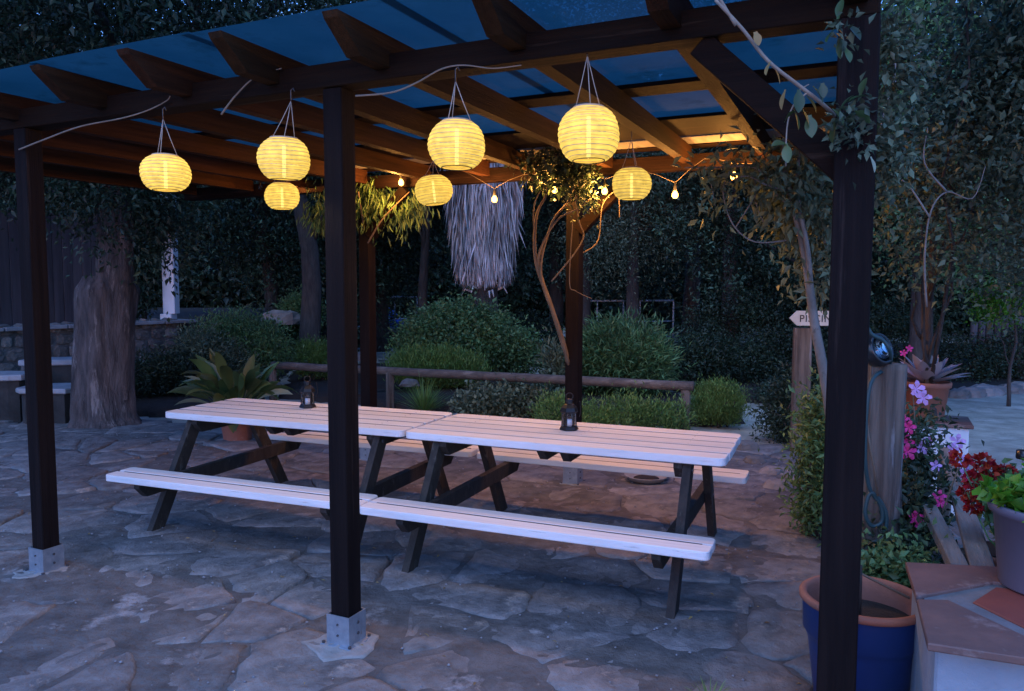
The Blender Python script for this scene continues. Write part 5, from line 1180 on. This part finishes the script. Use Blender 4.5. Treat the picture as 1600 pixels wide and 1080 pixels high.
# weathered log post with hose and black flood lamp
D4 = 3.6; c = at(1379, 700, D4)
lg = thing('log_post', 'split weathered log post standing just right of the near right post', 'post', (c.x, D4, 0))
zt2 = at(1379, 568, D4).z
bark_tube([(0, 0, -.05), (0, 0, .4), (.0, 0, .8), (.005, 0, zt2)], [.088, .082, .078, .075], 30, .26, 7).build('shaft', M['log'], lg, True)
hs = thing('garden_hose', 'dark green garden hose draped over the log post, looped near its foot', 'hose', (c.x, D4, 0))
def AH(u, v, d=D4-.1): return at(u, v, d)-Vector((c.x, D4, 0))
pts = [AH(1356, 470), AH(1355, 505), AH(1362, 522), AH(1380, 532), AH(1391, 550), AH(1388, 575, D4), AH(1360, 600, D4-.12), AH(1352, 700, D4-.12), AH(1358, 760), AH(1376, 790), AH(1378, 815), AH(1362, 822), AH(1352, 800), AH(1362, 770), AH(1384, 800), AH(1380, 840), AH(1350, 850)]
Q = []
for i_ in range(len(pts)-1):
    for q in range(6):
        u = q/6; p0 = pts[max(i_-1, 0)]; p1, p2_ = pts[i_], pts[i_+1]; p3 = pts[min(i_+2, len(pts)-1)]
        Q.append(.5*((2*p1)+(-p0+p2_)*u+(2*p0-5*p1+4*p2_-p3)*u*u+(-p0+3*p1-3*p2_+p3)*u**3))
MB().tube(Q, .009, 8).build('tube', M['hose'], hs, True)
MB().tube([AH(1352, 640, D4-.1), AH(1358, 690, D4-.12), AH(1366, 730, D4-.11), AH(1372, 775, D4-.11)], .006, 6).build('cord', M['stem'], hs, True)
fl = thing('flood_lamp', 'glossy black round lamp head at the top of the log post', 'lamp', at(1370, 547, D4-.03))
fl.rotation_euler = (math.radians(70), 0, .5)
MB().lathe([(.001, -.06), (.045, -.055), (.072, -.03), (.078, 0), (.074, .03), (.066, .036), (.060, .03), (.001, .028)], 28).build('housing', M['rubber'], fl, True)
MB().lathe([(.001, .0285), (.058, .0315), (.060, .034), (.001, .0345)], 24).build('lens', M['glass'], fl, True)
MB().tube([(-.08, 0, -.01), (-.085, .04, -.05), (0, .06, -.08), (.085, .04, -.05), (.08, 0, -.01)], .006, 6).build('bracket', M['black'], fl, True)
# blue pot, terracotta pot below, drip saucer
c = at(1352, 950, 2.90)
bp = thing('plant_pot', 'large blue glazed pot with terracotta rim and bare soil beside the near right post', 'pot', (c.x, 2.92, .0))
MB().lathe([(.001, .0), (.15, 0), (.165, .02), (.195, .26), (.205, .29), (.215, .305), (.218, .40), (.222, .418)], 44).build('pot', M['bluepot'], bp, True)
MB().lathe([(.2225, .417), (.231, .424), (.231, .440), (.222, .446), (.206, .444), (.200, .43), (.190, .34)], 44).build('rim', M['terra'], bp, True)
MB().lathe([(.196, .355), (.12, .362), (.001, .366)], 24).build('soil', M['soil'], bp, True)
MB().tube([(-.02, 0, .34), (-.02, .0, .50), (-.015, .01, .56)], [.016, .014, .012], 8).build('stub', M['bark2'], bp, True)
MB().tube([(.18, .0, .432), (.0, .16, .50), (-.03, .18, .505)], .005, 6).build('bamboo_cane', M['stem'], bp, True)
c = at(1300, 1068, 2.45)
p5 = thing('plant_pot', 'small terracotta pot at the foot of the near right post, bottom edge', 'pot', (c.x+.01, 2.62, 0)); 
pot(p5, .115, .13, M['terra'], 0, .01, .75, hrim=.03)
# jumble of dark pots behind
for u, v, d, r_, hh, m, lb in ((1372, 850, 3.35, .12, .30, 'rubber', 'black plastic nursery pot behind the blue pot'), (1420, 860, 3.25, .10, .34, 'terra', 'dim terracotta pot behind the blue pot, next to the pier'),):
    c = at(u, v, d); t = thing('plant_pot', lb, 'pot', (c.x, d, 0)); pot(t, r_, hh, M[m], 0, .008, .75, hrim=.03)
    foliage('foliage', M['leaf_m'], t, [(0, 0, hh+.08, r_*.9, r_*.9, .09)], 600, .034, .02, cl=.04, per=6, seed=int(u))
# black tap head / bollard at right edge
c = at(1597, 711, 3.9); t = thing('garden_light', 'small black garden light on a stake at the right edge of the yard', 'lamp', (c.x+.01, 3.9, 0))
MB().lathe([(.001, c.z-.02), (.034, c.z-.02), (.036, c.z-.01), (.034, c.z+.022), (.001, c.z+.026)], 18).build('head', M['rubber'], t, True)
MB().tube([(0, 0, -.02), (0, 0, c.z-.02)], .006, 6).build('stake', M['railmetal'], t, True)
# log palisade at far right
pf = thing('palisade_fence', 'dark log palisade closing the gravel yard at the right edge', 'fence', (at(1520, 560, 13.2).x, 13.2, 0))
g = random.Random(4)
for k in range(22):
    x = k*.13; r_ = .06; MB().tube([(x, .3*math.sin(k*.4)*.1, -.05), (x+g.uniform(-.01, .01), 0, .7), (x, 0, 1.05+g.uniform(-.04, .06)+.015*k)], [r_, r_*.97, r_*.93], 8).build('log', M['fence'], pf, True)
# fallen leaves / pebbles on patio
g = np.random.default_rng(18); n = 1500; r_ = g.uniform(.003, .011, n)**1.0; cx = g.uniform(-4.5, 3, n); cy = g.uniform(1.8, 8.5, n); okm = ~patio_out(cx, cy); cx, cy, r_ = cx[okm], cy[okm], r_[okm]; n = len(cx)
oct6 = np.array([(1, 0, 0), (0, 1, 0), (-1, 0, 0), (0, -1, 0), (0, 0, .7), (0, 0, -.7)], float)
V = oct6[None]*r_[:, None, None]*g.uniform(.6, 1.3, (n, 6, 1))+np.stack([cx, cy, pz(cx, cy)+.012], 1)[:, None]
f8 = np.array([(0, 1, 4), (1, 2, 4), (2, 3, 4), (3, 0, 4), (1, 0, 5), (2, 1, 5), (3, 2, 5), (0, 3, 5)])
me = fast_mesh('pebbles', V.reshape(-1, 3), (f8[None]+np.arange(n)[:, None, None]*6).reshape(-1, 3)); me.shade_smooth(); tag(link('pebbles', me, M['slab']), 'tiny pebbles and stone chips on the patio', 'pebbles', kind='stuff')
g = np.random.default_rng(8); n = 240
P = np.stack([g.uniform(-4, 3, n), g.uniform(2.2, 8, n), np.full(n, .026)], 1); D = g.normal(size=(n, 3)); D[:, 2] *= .12
V, F = leaves(P, D, np.tile([0, 0, 1.], (n, 1))+.3*g.normal(size=(n, 3)), g.uniform(.012, .035, n), g.uniform(.006, .014, n), .3, .1)
tag(link('leaf_litter', fast_mesh('leaf_litter', V, F), M['leaf_y']), 'scattered dry leaf bits on the flagstones', 'leaf litter', kind='stuff')
